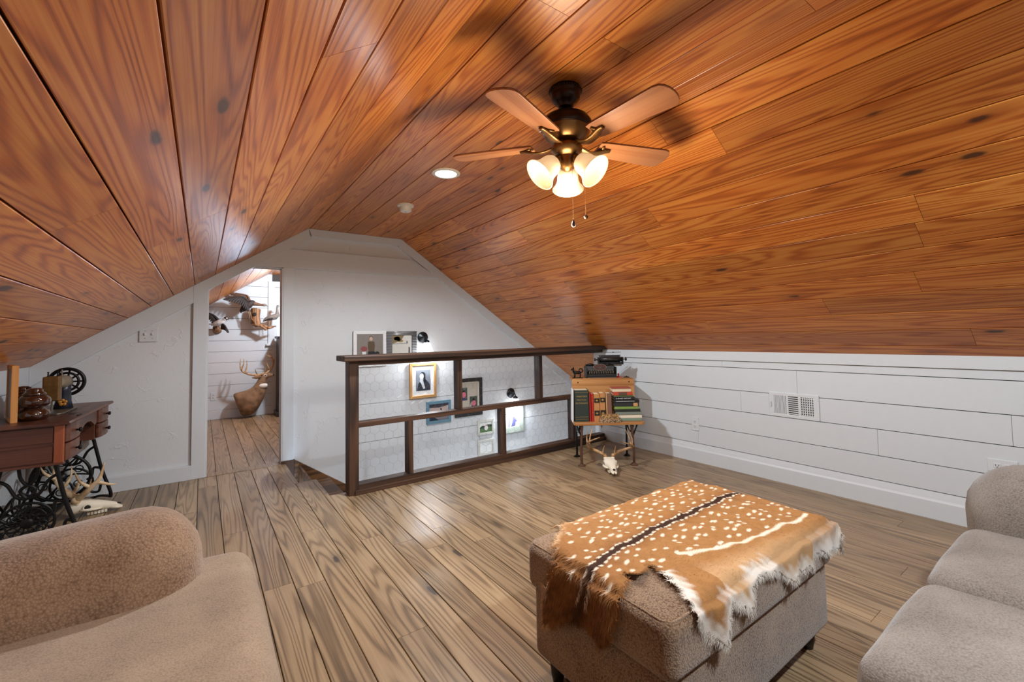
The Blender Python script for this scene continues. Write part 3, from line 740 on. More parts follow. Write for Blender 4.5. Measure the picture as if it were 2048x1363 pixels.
def coat_mat(name, rough=.75):
    s = NT(name, rough, spec=.2); a = s.n('ShaderNodeAttribute', attribute_name='coat')
    f = s.noise(s.coords((60, 240, 240)), 3, 3)
    s.color(s.mix(s.math('MULTIPLY', f, .35), a.outputs['Color'], s.mix(1, a.outputs['Color'], (.55, .5, .45, 1), 'MULTIPLY')))
    s.bump(f, .35, .003); s.b.inputs['Sheen Weight'].default_value = .04
    return s.m
M_coat = coat_mat('spotted_coat')
U, V, X_, Y_, Z_, SD, keep, hcol, hvt, hfc, hrg = build_hide()
hide = thing('animal_hide', 'spotted tan animal hide with white edges draped over the ottoman', 'hide', ((OX0+OX1)/2, (OY0+OY1)/2, .47))
ho = Vector(hide.location)
sk_ = color_mesh('skin', hvt, hfc, hcol[keep], M_coat, hide, origin=ho)
so = sk_.modifiers.new('thick', 'SOLIDIFY'); so.thickness = .003; so.offset = 0
# fur: fine blades, longer along the edges
def build_fur():
    gy = np.gradient(SD, axis=1); gx = np.gradient(SD, axis=0)
    I, J = np.nonzero(keep); n = len(I); vt, fc, cl = [], [], []
    sd = SD[I, J]
    edge = np.nonzero(sd < .010)[0]; neck = np.nonzero((U[I, J] < .93) & (sd >= .010))[0]; rest = np.nonzero(sd >= .008)[0]
    pick = np.concatenate([hrg.choice(edge, 9000), hrg.choice(neck, 3500), hrg.choice(rest, 16000)])
    for k, p in enumerate(pick):
        i, j = I[p], J[p]
        if i < 1 or j < 1 or i >= U.shape[0]-1 or j >= U.shape[1]-1: continue
        P = np.array([X_[i, j], Y_[i, j], Z_[i, j]])
        tu = np.array([X_[i+1, j]-X_[i-1, j], Y_[i+1, j]-Y_[i-1, j], Z_[i+1, j]-Z_[i-1, j]]); tv = np.array([X_[i, j+1]-X_[i, j-1], Y_[i, j+1]-Y_[i, j-1], Z_[i, j+1]-Z_[i, j-1]])
        nn = np.cross(tu, tv); nn /= (np.linalg.norm(nn)+1e-9); tu /= np.linalg.norm(tu)+1e-9; tv /= np.linalg.norm(tv)+1e-9
        ed = k < 9000; nk = 9000 <= k < 12500
        g = np.array([-gx[i, j], -gy[i, j]]); g /= np.linalg.norm(g)+1e-9
        jit = hrg.normal(0, .35, 2)
        d2_ = (g if ed else np.array([-.9, .15 if V[i, j] > .99 else -.15])) + jit*(1 if ed else .5); d2_ /= np.linalg.norm(d2_)+1e-9
        d = tu*d2_[0]+tv*d2_[1]+nn*(hrg.uniform(.05, .35) if not nk else hrg.uniform(.2, .6)); d /= np.linalg.norm(d)
        L = hrg.uniform(.008, .021) if ed else (hrg.uniform(.014, .028) if nk else hrg.uniform(.005, .009))
        if ed and V[i, j] > 1.1: L *= .7
        sdv = np.cross(d, nn); sdv /= np.linalg.norm(sdv)+1e-9; wd = .0009 if (ed or nk) else .0007
        b = len(vt); A = P+nn*.0012
        tip = A+d*L+np.array([0, 0, -.25*L if ed else 0])
        vt += [A-sdv*wd, A+sdv*wd, tip]; fc.append((b, b+1, b+2))
        cc = hcol[i, j]*hrg.uniform(.8, 1.12); cl += [cc, cc, cc]
    return np.array(vt), fc, np.array(cl)
fv, ff, fcl = build_fur()
fur = color_mesh('fur', fv, ff, fcl, M_coat, hide, smooth=False, origin=ho); fur['kind'] = 'stuff'

# ================================================================== SCHOOL DESK IN THE CORNER
M_oak = wood('worn_oak', lin((120,72,34)), lin((178,122,66)), lin((204,152,94)), rough=.45, ring=6, knots=False, axis='x', var=.05, ringw=.35)
M_iron = plain('rusty_cast_iron', (96,66,50), .6, metal=.35, nz=.3, scale=60, bump=.2)
M_black = plain('black_cast_iron', (20,19,19), .42, metal=.5, nz=.3, scale=70, bump=.15)
DA = R(-36.41); DO = (2.902, 2.745, 0)
desk = thing('school_desk', 'old oak school desk with iron legs and folding seat in the corner', 'desk', DO, DA)
def rounded_rect(x0, x1, z0, z1, r, n=5, bottom=True):
    P = []
    for cx, cz, a0, on in ((x1-r, z1-r, 0, True), (x0+r, z1-r, 90, True), (x0+r, z0+r, 180, bottom), (x1-r, z0+r, 270, bottom)):
        if on:
            for i in range(n+1): a = R(a0+90*i/n); P.append((cx+r*math.cos(a), cz+r*math.sin(a)))
        else: P.append((x0 if a0 == 180 else x1, z0))
    return P
MB().prism(rounded_rect(-.292, .332, -.035, .262, .03), .354, .379, lambda p, q, t: (p, q, t)).build('seat', M_oak, desk, bevel=.006)
bkb = MB().prism(rounded_rect(-.272, .318, .40, .737, .028, bottom=False), -.010, .010, lambda p, q, t: (p, t, q)).build('backrest', M_oak, desk, bevel=.005); bkb.location = (0, .272, 0)
for x_ in (-.215, .268): MB().lathe([(.006, 0), (.006, .002), (.002, .003)], 10, Matrix.Translation((x_, .2615, .700)) @ Matrix.Rotation(R(90), 4, 'X')).build('screw', M_black, desk)
bx('desk_top', M_oak, desk, -.268, .312, .284, .520, .708, .730, bevel=.004)
bx('book_box', M_oak, desk, -.225, .27, .290, .505, .60, .708, bevel=.003)
for sx in (-.236, .236):
    s_ = 1 if sx > 0 else -1
    lg = MB().tube([(sx-.006*s_, 0.0, .012), (sx-.004*s_, 0, .12), (sx-.010*s_, 0, .25), (sx-.016*s_, 0.01, .353)], [(.012, .014), (.011, .013), (.010, .012), (.014, .016)], 10)
    lg.lathe([(.034, 0), (.034, .006), (.022, .012), (.014, .020)], 18, Matrix.Translation((sx-.006*s_, 0, 0)))
    lg.build('front_leg', M_iron, desk, smooth=True, autos=50)
    rl = MB().tube([(sx, .300, .012), (sx, .292, .20), (sx, .30, .40), (sx, .34, .60), (sx, .36, .706)], [(.010, .014), (.009, .012), (.009, .012), (.010, .014), (.012, .02)], 10)
    rl.lathe([(.032, 0), (.032, .006), (.02, .012), (.012, .020)], 18, Matrix.Translation((sx, .300, 0)))
    rl.build('rear_leg', M_black, desk, smooth=True, autos=50)
    MB().tube([(sx, .02, .335), (sx, .10, .27), (sx, .20, .26), (sx, .288, .33)], .008, 8).tube([(sx, .03, .345), (sx, .28, .345)], .007, 8).tube([(sx+.03*s_, -.005, .352), (sx-.006*s_, 0, .26)], .007, 8).build('side_bracket', M_black, desk, smooth=True)

def dworld(x, y, z=0): return Matrix.Translation(DO) @ Matrix.Rotation(DA, 4, 'Z') @ Vector((x, y, z))
# ---- books
def flat(name, c, rough=.6): return plain(name, c, rough, nz=.12, scale=60, bump=.08)
M_page = NT('book_pages', .8); M_page.color(M_page.ramp(M_page.noise(M_page.coords((1, 1, 260)), 3, 2), [(.3, lin((196,178,142))), (.7, lin((232,220,192)))])); M_page = M_page.m
def text_obj(body, size, mat, parent, loc, rot, name='lettering', align='CENTER', ext=.0004):
    cu = bpy.data.curves.new(name, 'FONT'); cu.body = body; cu.size = size; cu.align_x = align; cu.align_y = 'CENTER'; cu.extrude = ext; cu.resolution_u = 2
    tmp = bpy.data.objects.new(name, cu); C.objects.link(tmp)
    dg = bpy.context.evaluated_depsgraph_get(); me = bpy.data.meshes.new_from_object(tmp.evaluated_get(dg))
    bpy.data.objects.remove(tmp)
    o = bpy.data.objects.new(name, me); C.objects.link(o); me.materials.clear(); me.materials.append(mat)
    o.parent = parent; o.location = loc; o.rotation_euler = rot
    return o
M_gilt = plain('gilt_lettering', (186,152,84), .4, metal=.4)
M_wht = plain('white_lettering', (226,226,220), .6)
M_blk = plain('black_band', (26,22,20), .5)
def book_up(label, x0, x1, z1, depth, col, lean=0, y0=.02, z0=.379, group='books standing on the desk seat'):
    """spine towards the room"""
    t = thing('book', label, 'book', dworld((x0+x1)/2, y0, z0), DA, group); t.rotation_euler = (0, lean, DA)
    w_ = x1-x0; h = z1-z0; m_ = flat('cover', col)
    cv = MB(); cv.prism([(-w_/2, .006), (-w_/2+.004, 0), (w_/2-.004, 0), (w_/2, .006), (w_/2, .010), (-w_/2, .010)], 0, h, lambda p, q, tt: (p, q, tt))
    cv.box(-w_/2, -w_/2+.0035, .008, depth, 0, h); cv.box(w_/2-.0035, w_/2, .008, depth, 0, h)
    cv.build('cover', m_, t)
    bx('pages', M_page, t, -w_/2+.0036, w_/2-.0036, .010, depth-.006, .004, h-.005)
    return t, w_, h
t, w_, h = book_up('thick dark green dictionary standing at the left end of the seat', -.277, -.150, .657, .16, (36,48,42))
for i, (tx, sz, fz) in enumerate((("WEBSTER'S", .0195, .80), ('PRACTICAL', .0165, .69), ('DICTIONARY', .0185, .585))):
    text_obj(tx, sz, M_gilt, t, (0, -.0006, h*fz), (R(90), 0, 0))
for fz in (.08, .15, .93): bx('gilt_band', M_gilt, t, -w_/2+.006, w_/2-.006, -.0008, .0002, h*fz, h*fz+.002)
t, w_, h = book_up('thin white book leaning against the green dictionary', -.300, -.288, .664, .13, (226,228,228), lean=R(1.2), y0=.024)
t, w_, h = book_up('narrow red book next to the green dictionary', -.147, -.130, .632, .15, (150,36,28), y0=.024)
t, w_, h = book_up('red book with fine gilt lines beside the tan leather volumes', -.128, -.108, .622, .15, (172,32,24), y0=.020)
for fz in (.32, .76, .89): bx('gilt_band', M_gilt, t, -w_/2+.004, w_/2-.004, -.0008, .0002, h*fz, h*fz+.002)
for k, (a, b, lab) in enumerate(((-.106, -.054, 'left tan leather volume with two black spine labels'), (-.052, -.003, 'right tan leather volume with black spine labels'))):
    t, w_, h = book_up(lab, a, b, .621+.006*k, .15, (186,128,76), y0=.018)
    for z0, z1 in ((.68, .845), (.21, .40)): bx('spine_label', M_blk, t, -w_/2+.003, w_/2-.003, -.0009, .0003, h*z0, h*z1)
    for fz in (.66, .86, .42, .19, .96): bx('gilt_band', M_gilt, t, -w_/2+.002, w_/2-.002, -.0014, .0003, h*fz, h*fz+.003)
    for fz in (.765, .30):
        MB().prism([(-.013, 0), (0, .010), (.013, 0), (0, -.010)], -.0014, -.0009, lambda p, q, tt: (p, tt, q+h*fz)).build('ornament', M_gilt, t)
t, w_, h = book_up('worn brown book leaning on the flat book stack', .006, .056, .625, .12, (118,84,66), lean=R(-1), y0=.016, z0=.381)
bx('bound_edge', flat('tan_edge', (206,160,108)), t, -w_/2-.0015, -w_/2+.006, -.0012, .004, .0, h)
def worn(lab, x0, x1, z0, z1, col, y0, d):
    t = thing('book', lab, 'book', dworld((x0+x1)/2, y0, z0), DA, 'small worn books lying on the desk seat'); w_ = x1-x0; h = z1-z0; s = NT('worn_cover', .7)
    s.color(s.ramp(s.noise(s.coords((1, 1, 1)), 130, 3), [(.42, lin((46,34,26))), (.55, lin(col))]))
    bx('cover', s.m, t, -w_/2, w_/2, 0, d, 0, .004); bx('cover', s.m, t, -w_/2, w_/2, 0, d, h-.004, h); bx('spine', s.m, t, -w_/2, w_/2, -.004, .002, 0, h, bevel=.0015)
    bx('pages', M_page, t, -w_/2+.004, w_/2-.004, .003, d-.004, .004, h-.004)
worn('small worn mottled book lying flat in front of the leather volumes', -.062, .118, .379, .412, (176,146,108), -.032, .043)
worn('small tan book lying on the mottled book', -.045, .100, .412, .446, (190,146,88), -.030, .042)
# flat stack
ST_ = [(.095, .314, .379, .403, (118,142,122), 'sage green book at the bottom of the flat stack', None), (.092, .315, .403, .432, (226,214,192), 'cream book second from the bottom of the stack', None),
       (.085, .317, .432, .463, (122,130,120), 'grey green book third from the bottom of the stack', None), (.080, .302, .463, .484, (34,38,34), 'thin black book lying on the grey green book', None),
       (.074, .290, .484, .507, (122,150,70), 'bright green book in the middle of the stack', None), (.070, .292, .507, .541, (38,38,40), 'black book with a tan patch on its spine', 'patch'),
       (.068, .297, .541, .566, (24,24,28), 'glossy black book with one rounded end', 'tick'), (.068, .254, .566, .592, (22,22,24), 'black book with white lettering on its spine', 'text'),
       (.074, .246, .592, .605, (92,112,66), 'thin olive book on the white lettered one', None), (.070, .240, .605, .634, (184,66,44), 'orange red book second from the top of the stack', 'dark'), (.060, .232, .634, .668, (164,74,62), 'dusty red book on top of the flat stack', 'fore')]
for x0, x1, z0, z1, col, lab, ex in ST_:
    y0 = .015 + random.uniform(-.006, .006)
    t = thing('book', lab, 'book', dworld((x0+x1)/2, y0, z0), DA + R(random.uniform(-1.5, 1.5)), 'books stacked flat on the desk seat'); w_ = x1-x0; h = z1-z0; d = .15; m_ = flat('cover', col, .5)
    cv = MB(); cv.box(-w_/2, w_/2, .004, d, 0, .0028); cv.box(-w_/2, w_/2, .004, d, h-.0028, h)
    if ex != 'fore': cv.prism([(0, .006), (.003, 0), (h-.003, 0), (h, .006), (h, .009), (0, .009)], -w_/2, w_/2, lambda p, q, tt: (tt, q, p))
    cv.build('cover', m_, t)
    bx('pages', M_page, t, -w_/2+.004, w_/2-.004, .009, d-.005, .0028, h-.0028)
    if ex == 'patch': bx('spine_patch', flat('tan_patch', (196,150,96)), t, w_/2-.050, w_/2-.012, -.0008, .0006, .002, h-.002)
    if ex == 'text': text_obj('A SHORT HISTORY', .0155, M_wht, t, (-.005, -.0005, h/2), (R(90), 0, 0))
    if ex == 'dark': bx('spine_band', flat('brown_band', (92,66,46)), t, -.04, .035, -.0008, .0006, .001, h-.001)
    if ex == 'tick': bx('spine_mark', M_wht, t, -w_/2+.02, w_/2-.04, -.0006, .0004, h*.46, h*.56)
# ---- typewriter
M_enam = plain('black_enamel', (18,17,17), .42, nz=.3, metal=.1)
M_steel = plain('aged_steel', (120,112,100), .4, metal=.8, nz=.3, scale=80)
M_keys = plain('key_glass', (40,38,36), .3)
M_keyt = plain('ivory_key', (168,158,138), .4)
M_ribbon = plain('dark_red_interior', (70,26,22), .6, nz=.5, scale=120)
tw = thing('typewriter', 'antique black typewriter on the school desk top', 'typewriter', dworld(.02, .40, .730), DA)
body = MB().prism([(-.105, .0), (.105, .0), (.105, .105), (.03, .128), (-.02, .118), (-.03, .060), (-.105, .040)], -.138, .138, lambda p, q, tt: (tt, p, q))
body.build('body', M_enam, tw, bevel=.006, seg=3)
for s_ in (-1, 1): MB().box(s_*.140-.003, s_*.140+.003, -.100, .10, .004, .108).build('side_plate', M_enam, tw, bevel=.002)
bx('front_strip', M_steel, tw, -.14, .14, -.112, -.106, .0, .012)
# key rows
for r_ in range(4):
    y_ = -.094+.019*r_; z_ = .050+.009*r_; kb = MB(); stem = MB()
    for k in range(11):
        x_ = -.115+.0225*k+.004*(r_ % 2); kb.lathe([(.0075, 0), (.0085, .002), (.0075, .004), (.002, .0045)], 12, Matrix.Translation((x_, y_, z_))); stem.tube([(x_, y_, z_), (x_, y_+.01, z_-.03)], .0014, 5)
    ko = kb.build('key_row', M_keyt, tw, smooth=True); stem.build('key_stems', M_steel, ko)
    rg_ = MB()
    for k in range(11): 
        x_ = -.115+.0225*k+.004*(r_ % 2); rg_.lathe([(.0082, .0015), (.0092, .0025), (.0082, .0040)], 12, Matrix.Translation((x_, y_, z_)), cap=False)
    rg_.build('key_rims', M_steel, ko, smooth=True)
# lens-shaped type basket opening with frame
def lens(hw, hh, n=14):
    P = [(hw*math.cos(math.pi*i/n), hh*math.sin(math.pi*i/n)**.8*1.0) for i in range(n+1)] + [(-hw*math.cos(math.pi*i/n), -hh*1.05*math.sin(math.pi*i/n)**.8) for i in range(1, n)]
    return P
LM = Matrix.Translation((-.005, -.036, .103)) @ Matrix.Rotation(R(70), 4, 'X')
o = MB().tube([(p, q, 0) for p, q in lens(.062, .030)], .004, 6, closed=True).build('basket_frame', M_steel, tw, smooth=True); o.matrix_local = LM
o = MB().prism(lens(.060, .028), -.004, .001, lambda p, q, tt: (p, q, tt)).build('type_basket', M_ribbon, tw); o.matrix_local = LM
tbars = MB()
for k in range(16): a = R(200+140*k/15); tbars.tube([(.005*math.cos(a), .004, .003), (.052*math.cos(a), .026*math.sin(a), .003)], .0011, 5)
o = tbars.build('type_bars', M_steel, tw); o.matrix_local = LM
for s_ in (-1, 1): MB().lathe([(.030, 0), (.032, .003), (.030, .010), (.026, .012), (.008, .014), (.006, .018)], 20, Matrix.Translation((s_*.085-.005, .02, .122))).build('ribbon_spool', M_enam, tw, smooth=True, autos=50)
# carriage pushed to the right
cgx = .115
MB().tube([(cgx-.125, .055, .172), (cgx+.125, .055, .172)], .020, 18).build('platen', M_keys, tw, smooth=True)
bx('carriage_rail', M_enam, tw, cgx-.115, cgx+.115, .03, .085, .122, .138, bevel=.003)
MB().prism([(.070, .135), (.078, .135), (.104, .212), (.096, .214)], cgx-.105, cgx+.105, lambda p, q, tt: (tt, p, q)).build('paper_table', M_enam, tw, bevel=.002)
for s_ in (-1, 1):
    bx('carriage_end', M_enam, tw, cgx+s_*.118-.005, cgx+s_*.118+.005, .02, .092, .122, .195, bevel=.004)
    MB().lathe([(.005, 0), (.005, .022), (.015, .024), (.017, .034), (.012, .038)], 16, Matrix.Translation((cgx+s_*.123, .055, .172)) @ Matrix.Rotation(s_*R(90), 4, 'Y')).build('platen_knob', M_enam, tw, smooth=True, autos=50)
MB().tube([(cgx-.088, .085, .198), (cgx-.088, .088, .240), (cgx+.112, .088, .240), (cgx+.112, .085, .195)], .0022, 6).lathe([(.004, -.008), (.005, 0), (.004, .008)], 10, Matrix.Translation((cgx+.035, .088, .240)) @ Matrix.Rotation(R(90), 4, 'Y')).build('paper_bail', M_steel, tw)
MB().tube([(cgx-.122, .03, .165), (cgx-.15, .0, .172), (cgx-.165, -.03, .182)], [.003, .0035, .0045], 8).build('return_lever', M_steel, tw, smooth=True)
bx('bell_bracket', M_steel, tw, cgx+.02, cgx+.10, .0, .03, .110, .122, bevel=.002)
for s_ in (-1, 1):
    for q in (-.09, .09): MB().lathe([(.012, -.0), (.010, .008)], 12, Matrix.Translation((s_*.12, q, 0))).build('foot', M_keys, tw)
# ---- black cast figurine (four legs, pricked ears, curled tail)
fg = thing('figurine', 'black cast animal figurine with curled tail left of the typewriter', 'figurine', dworld(-.205, .375, .730), DA)
b = MB()
b.tube([(-.036, 0, .052), (-.02, 0, .056), (.0, 0, .054), (.022, 0, .052), (.034, 0, .046)], [(.012, .010), (.017, .014), (.015, .013), (.016, .014), (.010, .009)], 12)
b.tube([(-.030, 0, .056), (-.038, 0, .072), (-.040, 0, .086)], [(.013, .011), (.010, .009), (.009, .009)], 10)
b.ball((-.043, 0, .088), (.014, .011, .011), 10); b.tube([(-.050, 0, .085), (-.062, 0, .080)], [.008, .005], 8)
for s_ in (-1, 1): b.tube([(-.036, s_*.006, .095), (-.038, s_*.008, .114)], [.006, .001], 6)
for lx, ly in ((-.026, -.009), (-.030, .009), (.024, -.010), (.028, .010)): b.tube([(lx, ly, .050), (lx+.004, ly, .026), (lx-.002, ly, .006)], [.0075, .005, .0045], 8)
b.build('body', M_black, fg, smooth=True)
MB().tube([(.036+.017*math.sin(a)-.002, 0, .055+.019-.019*math.cos(a)) for a in [i*.42 for i in range(13)]], [.006]*10+[.005, .004, .003], 8).build('tail', M_black, fg, smooth=True)
bx('plinth', M_black, fg, -.05, .05, -.020, .020, 0, .007, bevel=.002)
M_red = plain('red_enamel', (176,34,26), .35)
rd = thing('ornament', 'tiny red ornament beside the typewriter', 'ornament', dworld(.186, .34, .730), DA)
MB().lathe([(.022, 0), (.022, .004), (.014, .012), (.008, .018), (.006, .026)], 16).build('base', M_red, rd, smooth=True, autos=50)
MB().ball((0, 0, .034), (.010, .010, .010), 10).build('head', M_red, rd, smooth=True)
bd_ = thing('ornament', 'small flat black ornament at the right end of the desk top', 'ornament', dworld(.262, .33, .730), DA)
MB().lathe([(.030, 0), (.032, .003), (.024, .010), (.008, .013), (.001, .0135)], 18, Matrix.Diagonal((1, .6, 1, 1))).build('dish', M_black, bd_, smooth=True)
MB().ball((0, 0, .015), .005, 8).build('knob', M_black, bd_, smooth=True)

# ================================================================== DEER SKULLS
M_bone = plain('bleached_bone', (232,222,200), .7, nz=.10, scale=25, bump=.25)
M_antler = NT('antler', .55); M_antler.color(M_antler.ramp(M_antler.noise(M_antler.coords((14, 14, 14)), 1.6, 5, .6), [(.35, lin((120,82,46))), (.6, lin((190,152,108)))])); M_antler.bump(M_antler.noise(M_antler.coords(), 120, 3), .4, .003); M_antler = M_antler.m
M_antlerp = NT('pale_antler', .55); M_antlerp.color(M_antlerp.ramp(M_antlerp.noise(M_antlerp.coords((10, 10, 10)), 1.6, 5, .6), [(.35, lin((170,132,90))), (.6, lin((224,198,160)))])); M_antlerp.bump(M_antlerp.noise(M_antlerp.coords(), 120, 3), .3, .003); M_antlerp = M_antlerp.m
M_void = plain('dark_hollow', (40,32,26), .9)
def antler(mb, main, tines, r=.014):
    pp = smooth_path(main); mb.tube(pp, taper(pp, r, .003, 1.6), 9)
    for tn_ in tines: q = smooth_path(tn_); mb.tube(q, taper(q, r*.68, .002), 8)
    mb.ball(main[0], r*1.35, 8)
    return mb
def skull_mesh():
    """nose towards -y, brow up, resting on z=0; length .27"""
    S = [(.100, .058, .030, .030), (.085, .062, .045, .040), (.050, .066, .050, .044), (.015, .068, .052, .040), (-.015, .066, .056, .036), (-.040, .060, .050, .032), (-.070, .052, .036, .030), (-.105, .042, .028, .026), (-.140, .034, .022, .020), (-.160, .028, .017, .013), (-.168, .022, .008, .006)]
    mb = MB(); n = 20; vs = []
    for y, zc, rx, rz in S:
        for j in range(n):
            t = 2*math.pi*j/n; cx, sz = math.cos(t), math.sin(t)
            xx = rx*math.copysign(abs(cx)**.85, cx); zz = rz*math.copysign(abs(sz)**.85, sz)
            # eye sockets: pinch the sides at the orbit
            vs.append((xx, y, zc+zz))
    fs = [(i*n+j, i*n+(j+1) % n, (i+1)*n+(j+1) % n, (i+1)*n+j) for i in range(len(S)-1) for j in range(n)] + [tuple(range(n)), tuple(range((len(S)-1)*n, len(S)*n))]
    return mb.add(vs, fs)
def deer_skull(label, loc, rot, scale, L, Rr, mat, cat='skull'):
    t = thing('deer_skull', label, cat, loc, 0); t.rotation_euler = rot; t.scale = (scale,)*3
    sm_ = skull_mesh()
    for s_ in (-1, 1):
        # cheek bones, orbit rims and pedicles
        sm_.tube([(s_*.050, .03, .050), (s_*.060, -.005, .048), (s_*.052, -.045, .042), (s_*.036, -.075, .040)], [.008, .009, .008, .006], 8)
        sm_.tube([(s_*.030, .045, .085), (s_*.034, .050, .118)], [.018, .015], 10)
        sm_.tube([(s_*.018, -.120, .028), (s_*.014, -.155, .018), (s_*.010, -.178, .014)], [.012, .010, .006], 8)
        rim = [(s_*(.050+.004*math.cos(a)), -.006+.022*math.cos(a), .064+.019*math.sin(a)) for a in [i*math.pi/6 for i in range(12)]]
        sm_.tube(rim, .0055, 7, closed=True)
    sk = sm_.build('skull', M_bone, t, smooth=True)
    for s_ in (-1, 1): MB().ball((s_*.050, -.006, .064), (.008, .019, .016), 10).build('eye_socket', M_void, sk, smooth=True)
    MB().ball((0, -.150, .040), (.013, .022, .008), 10).build('nasal_opening', M_void, sk, smooth=True)
    tee = MB()
    for s_ in (-1, 1):
        for k in range(6): tee.box(s_*.026-.006, s_*.026+.006, -.095+.017*k-.007, -.095+.017*k+.007, .004, .022)
    tee.build('teeth', M_bone, sk, bevel=.002)
    antler(MB(), *L).build('antler', mat, t, smooth=True); antler(MB(), *Rr).build('antler', mat, t, smooth=True)
    return t
def mirror(a): return ([(-x, y, z) for x, y, z in a[0]], [[(-x, y, z) for x, y, z in q] for q in a[1]])
AL = ([(-.034, .050, .118), (-.075, .075, .145), (-.130, .085, .170), (-.175, .060, .200), (-.178, .02, .235), (-.140, -.03, .262), (-.085, -.05, .285)],
      [[(-.050, .060, .132), (-.048, .050, .165), (-.036, .035, .205)], [(-.172, .07, .196), (-.178, .09, .26), (-.165, .10, .325)], [(-.165, .045, .215), (-.150, .075, .28), (-.118, .10, .36)]])
AR = ([(.034, .050, .118), (.085, .075, .145), (.150, .085, .165), (.205, .060, .185), (.200, .02, .205), (.150, -.02, .225), (.090, -.03, .245)],
      [[(.050, .060, .132), (.054, .050, .165), (.060, .035, .205)], [(.200, .07, .185), (.215, .085, .25), (.180, .10, .345)], [(.195, .05, .195), (.190, .085, .26), (.165, .11, .33)]])
deer_skull('bleached deer skull with antlers on the floor in front of the school desk', (2.80, 2.62, -.002), (R(-6), 0, DA), 1.0, AL, AR, M_antler)
# ================================================================== TREADLE SEWING TABLE
M_mah = wood('dark_mahogany', lin((44,20,12)), lin((84,44,28)), lin((112,66,44)), rough=.38, ring=6, knots=False, axis='y', var=.05, ringw=.35)
M_mahx = wood('dark_mahogany_panel', lin((46,20,12)), lin((78,40,26)), lin((104,58,38)), rough=.38, ring=6, knots=False, axis='x', var=.05, ringw=.35)
M_mahz = wood('red_mahogany_stile', lin((96,42,20)), lin((138,68,36)), lin((158,86,50)), rough=.4, ring=6, knots=False, axis='z', var=.05, ringw=.3)
SO = (-.621, 3.592, 0); SA = R(-3.0)
stb = thing('sewing_table', 'dark wooden treadle sewing table with drawers on a black iron stand', 'table', SO, SA)
top = MB().prism([(-.375, 0), (.012, 0), (.016, .006), (.010, .018), (-.375, .018)], -.012, 1.050, lambda p, q, t: (p, t, q+.697)).build('table_top', M_mah, stb, bevel=.003)
bx('lid_seam', M_blk, top, -.30, -.002, .418, .421, .7148, .7155); bx('lid_seam', M_blk, top, -.09, -.087, .20, 1.02, .7148, .7155)
bx('finger_slot', M_blk, top, -.075, -.045, .33, .40, .7149, .7156)
bx('hinge', M_black, top, -.016, -.006, .24, .31, .7148, .720, bevel=.002)
def drawer_case(y0, y1, near):
    bx('drawer_case', M_mahx, stb, -.345, -.030, y0, y1, .478, .697, bevel=.003)
    if near:
        for z0, z1 in ((.492, .580), (.598, .688)): bx('end_panel', M_mahx, stb, -.31, -.060, y0-.006, y0+.002, z0, z1, bevel=.003)
        bx('corner_stile', M_mahz, stb, -.056, -.016, y0-.010, y0+.014, .474, .697, bevel=.003)
        bx('corner_stile', M_mahz, stb, -.348, -.315, y0-.010, y0+.014, .474, .697, bevel=.003)
        bx('bottom_moulding', M_mahx, stb, -.35, -.014, y0-.012, y0+.01, .472, .486, bevel=.003)
    for z0, z1 in ((.487, .584), (.592, .690)):
        pr = [(y0+.018, -.028), (y1-.012, -.028), (y1-.012, -.012), (y1-.04, -.002), ((y0+y1)/2, .003), (y0+.05, -.002), (y0+.018, -.012)]
        d = MB().prism(pr, z0, z1, lambda p, q, t: (q, p, t)).build('drawer', M_mah, stb, bevel=.003)
        ym = (y0+y1)/2; zm = (z0+z1)/2
        MB().lathe([(.006, 0), (.005, .010), (.012, .014), (.014, .020), (.010, .026), (.002, .027)], 14, Matrix.Translation((.003, ym, zm)) @ Matrix.Rotation(R(90), 4, 'Y')).build('knob', M_black, d, smooth=True)
drawer_case(.022, .300, True); drawer_case(.745, 1.02, False)
# arched centre apron and its shallow drawer
ap = [(.300, .697), (.745, .697), (.745, .60), (.70, .585), (.66, .605), (.60, .628), (.52, .635), (.45, .628), (.39, .605), (.345, .585), (.300, .60)]
MB().prism(ap, -.040, -.020, lambda p, q, t: (t, p, q)).build('centre_apron', M_mah, stb, bevel=.002)
bx('rear_rail', M_mah, stb, -.35, -.335, .30, .745, .60, .697)
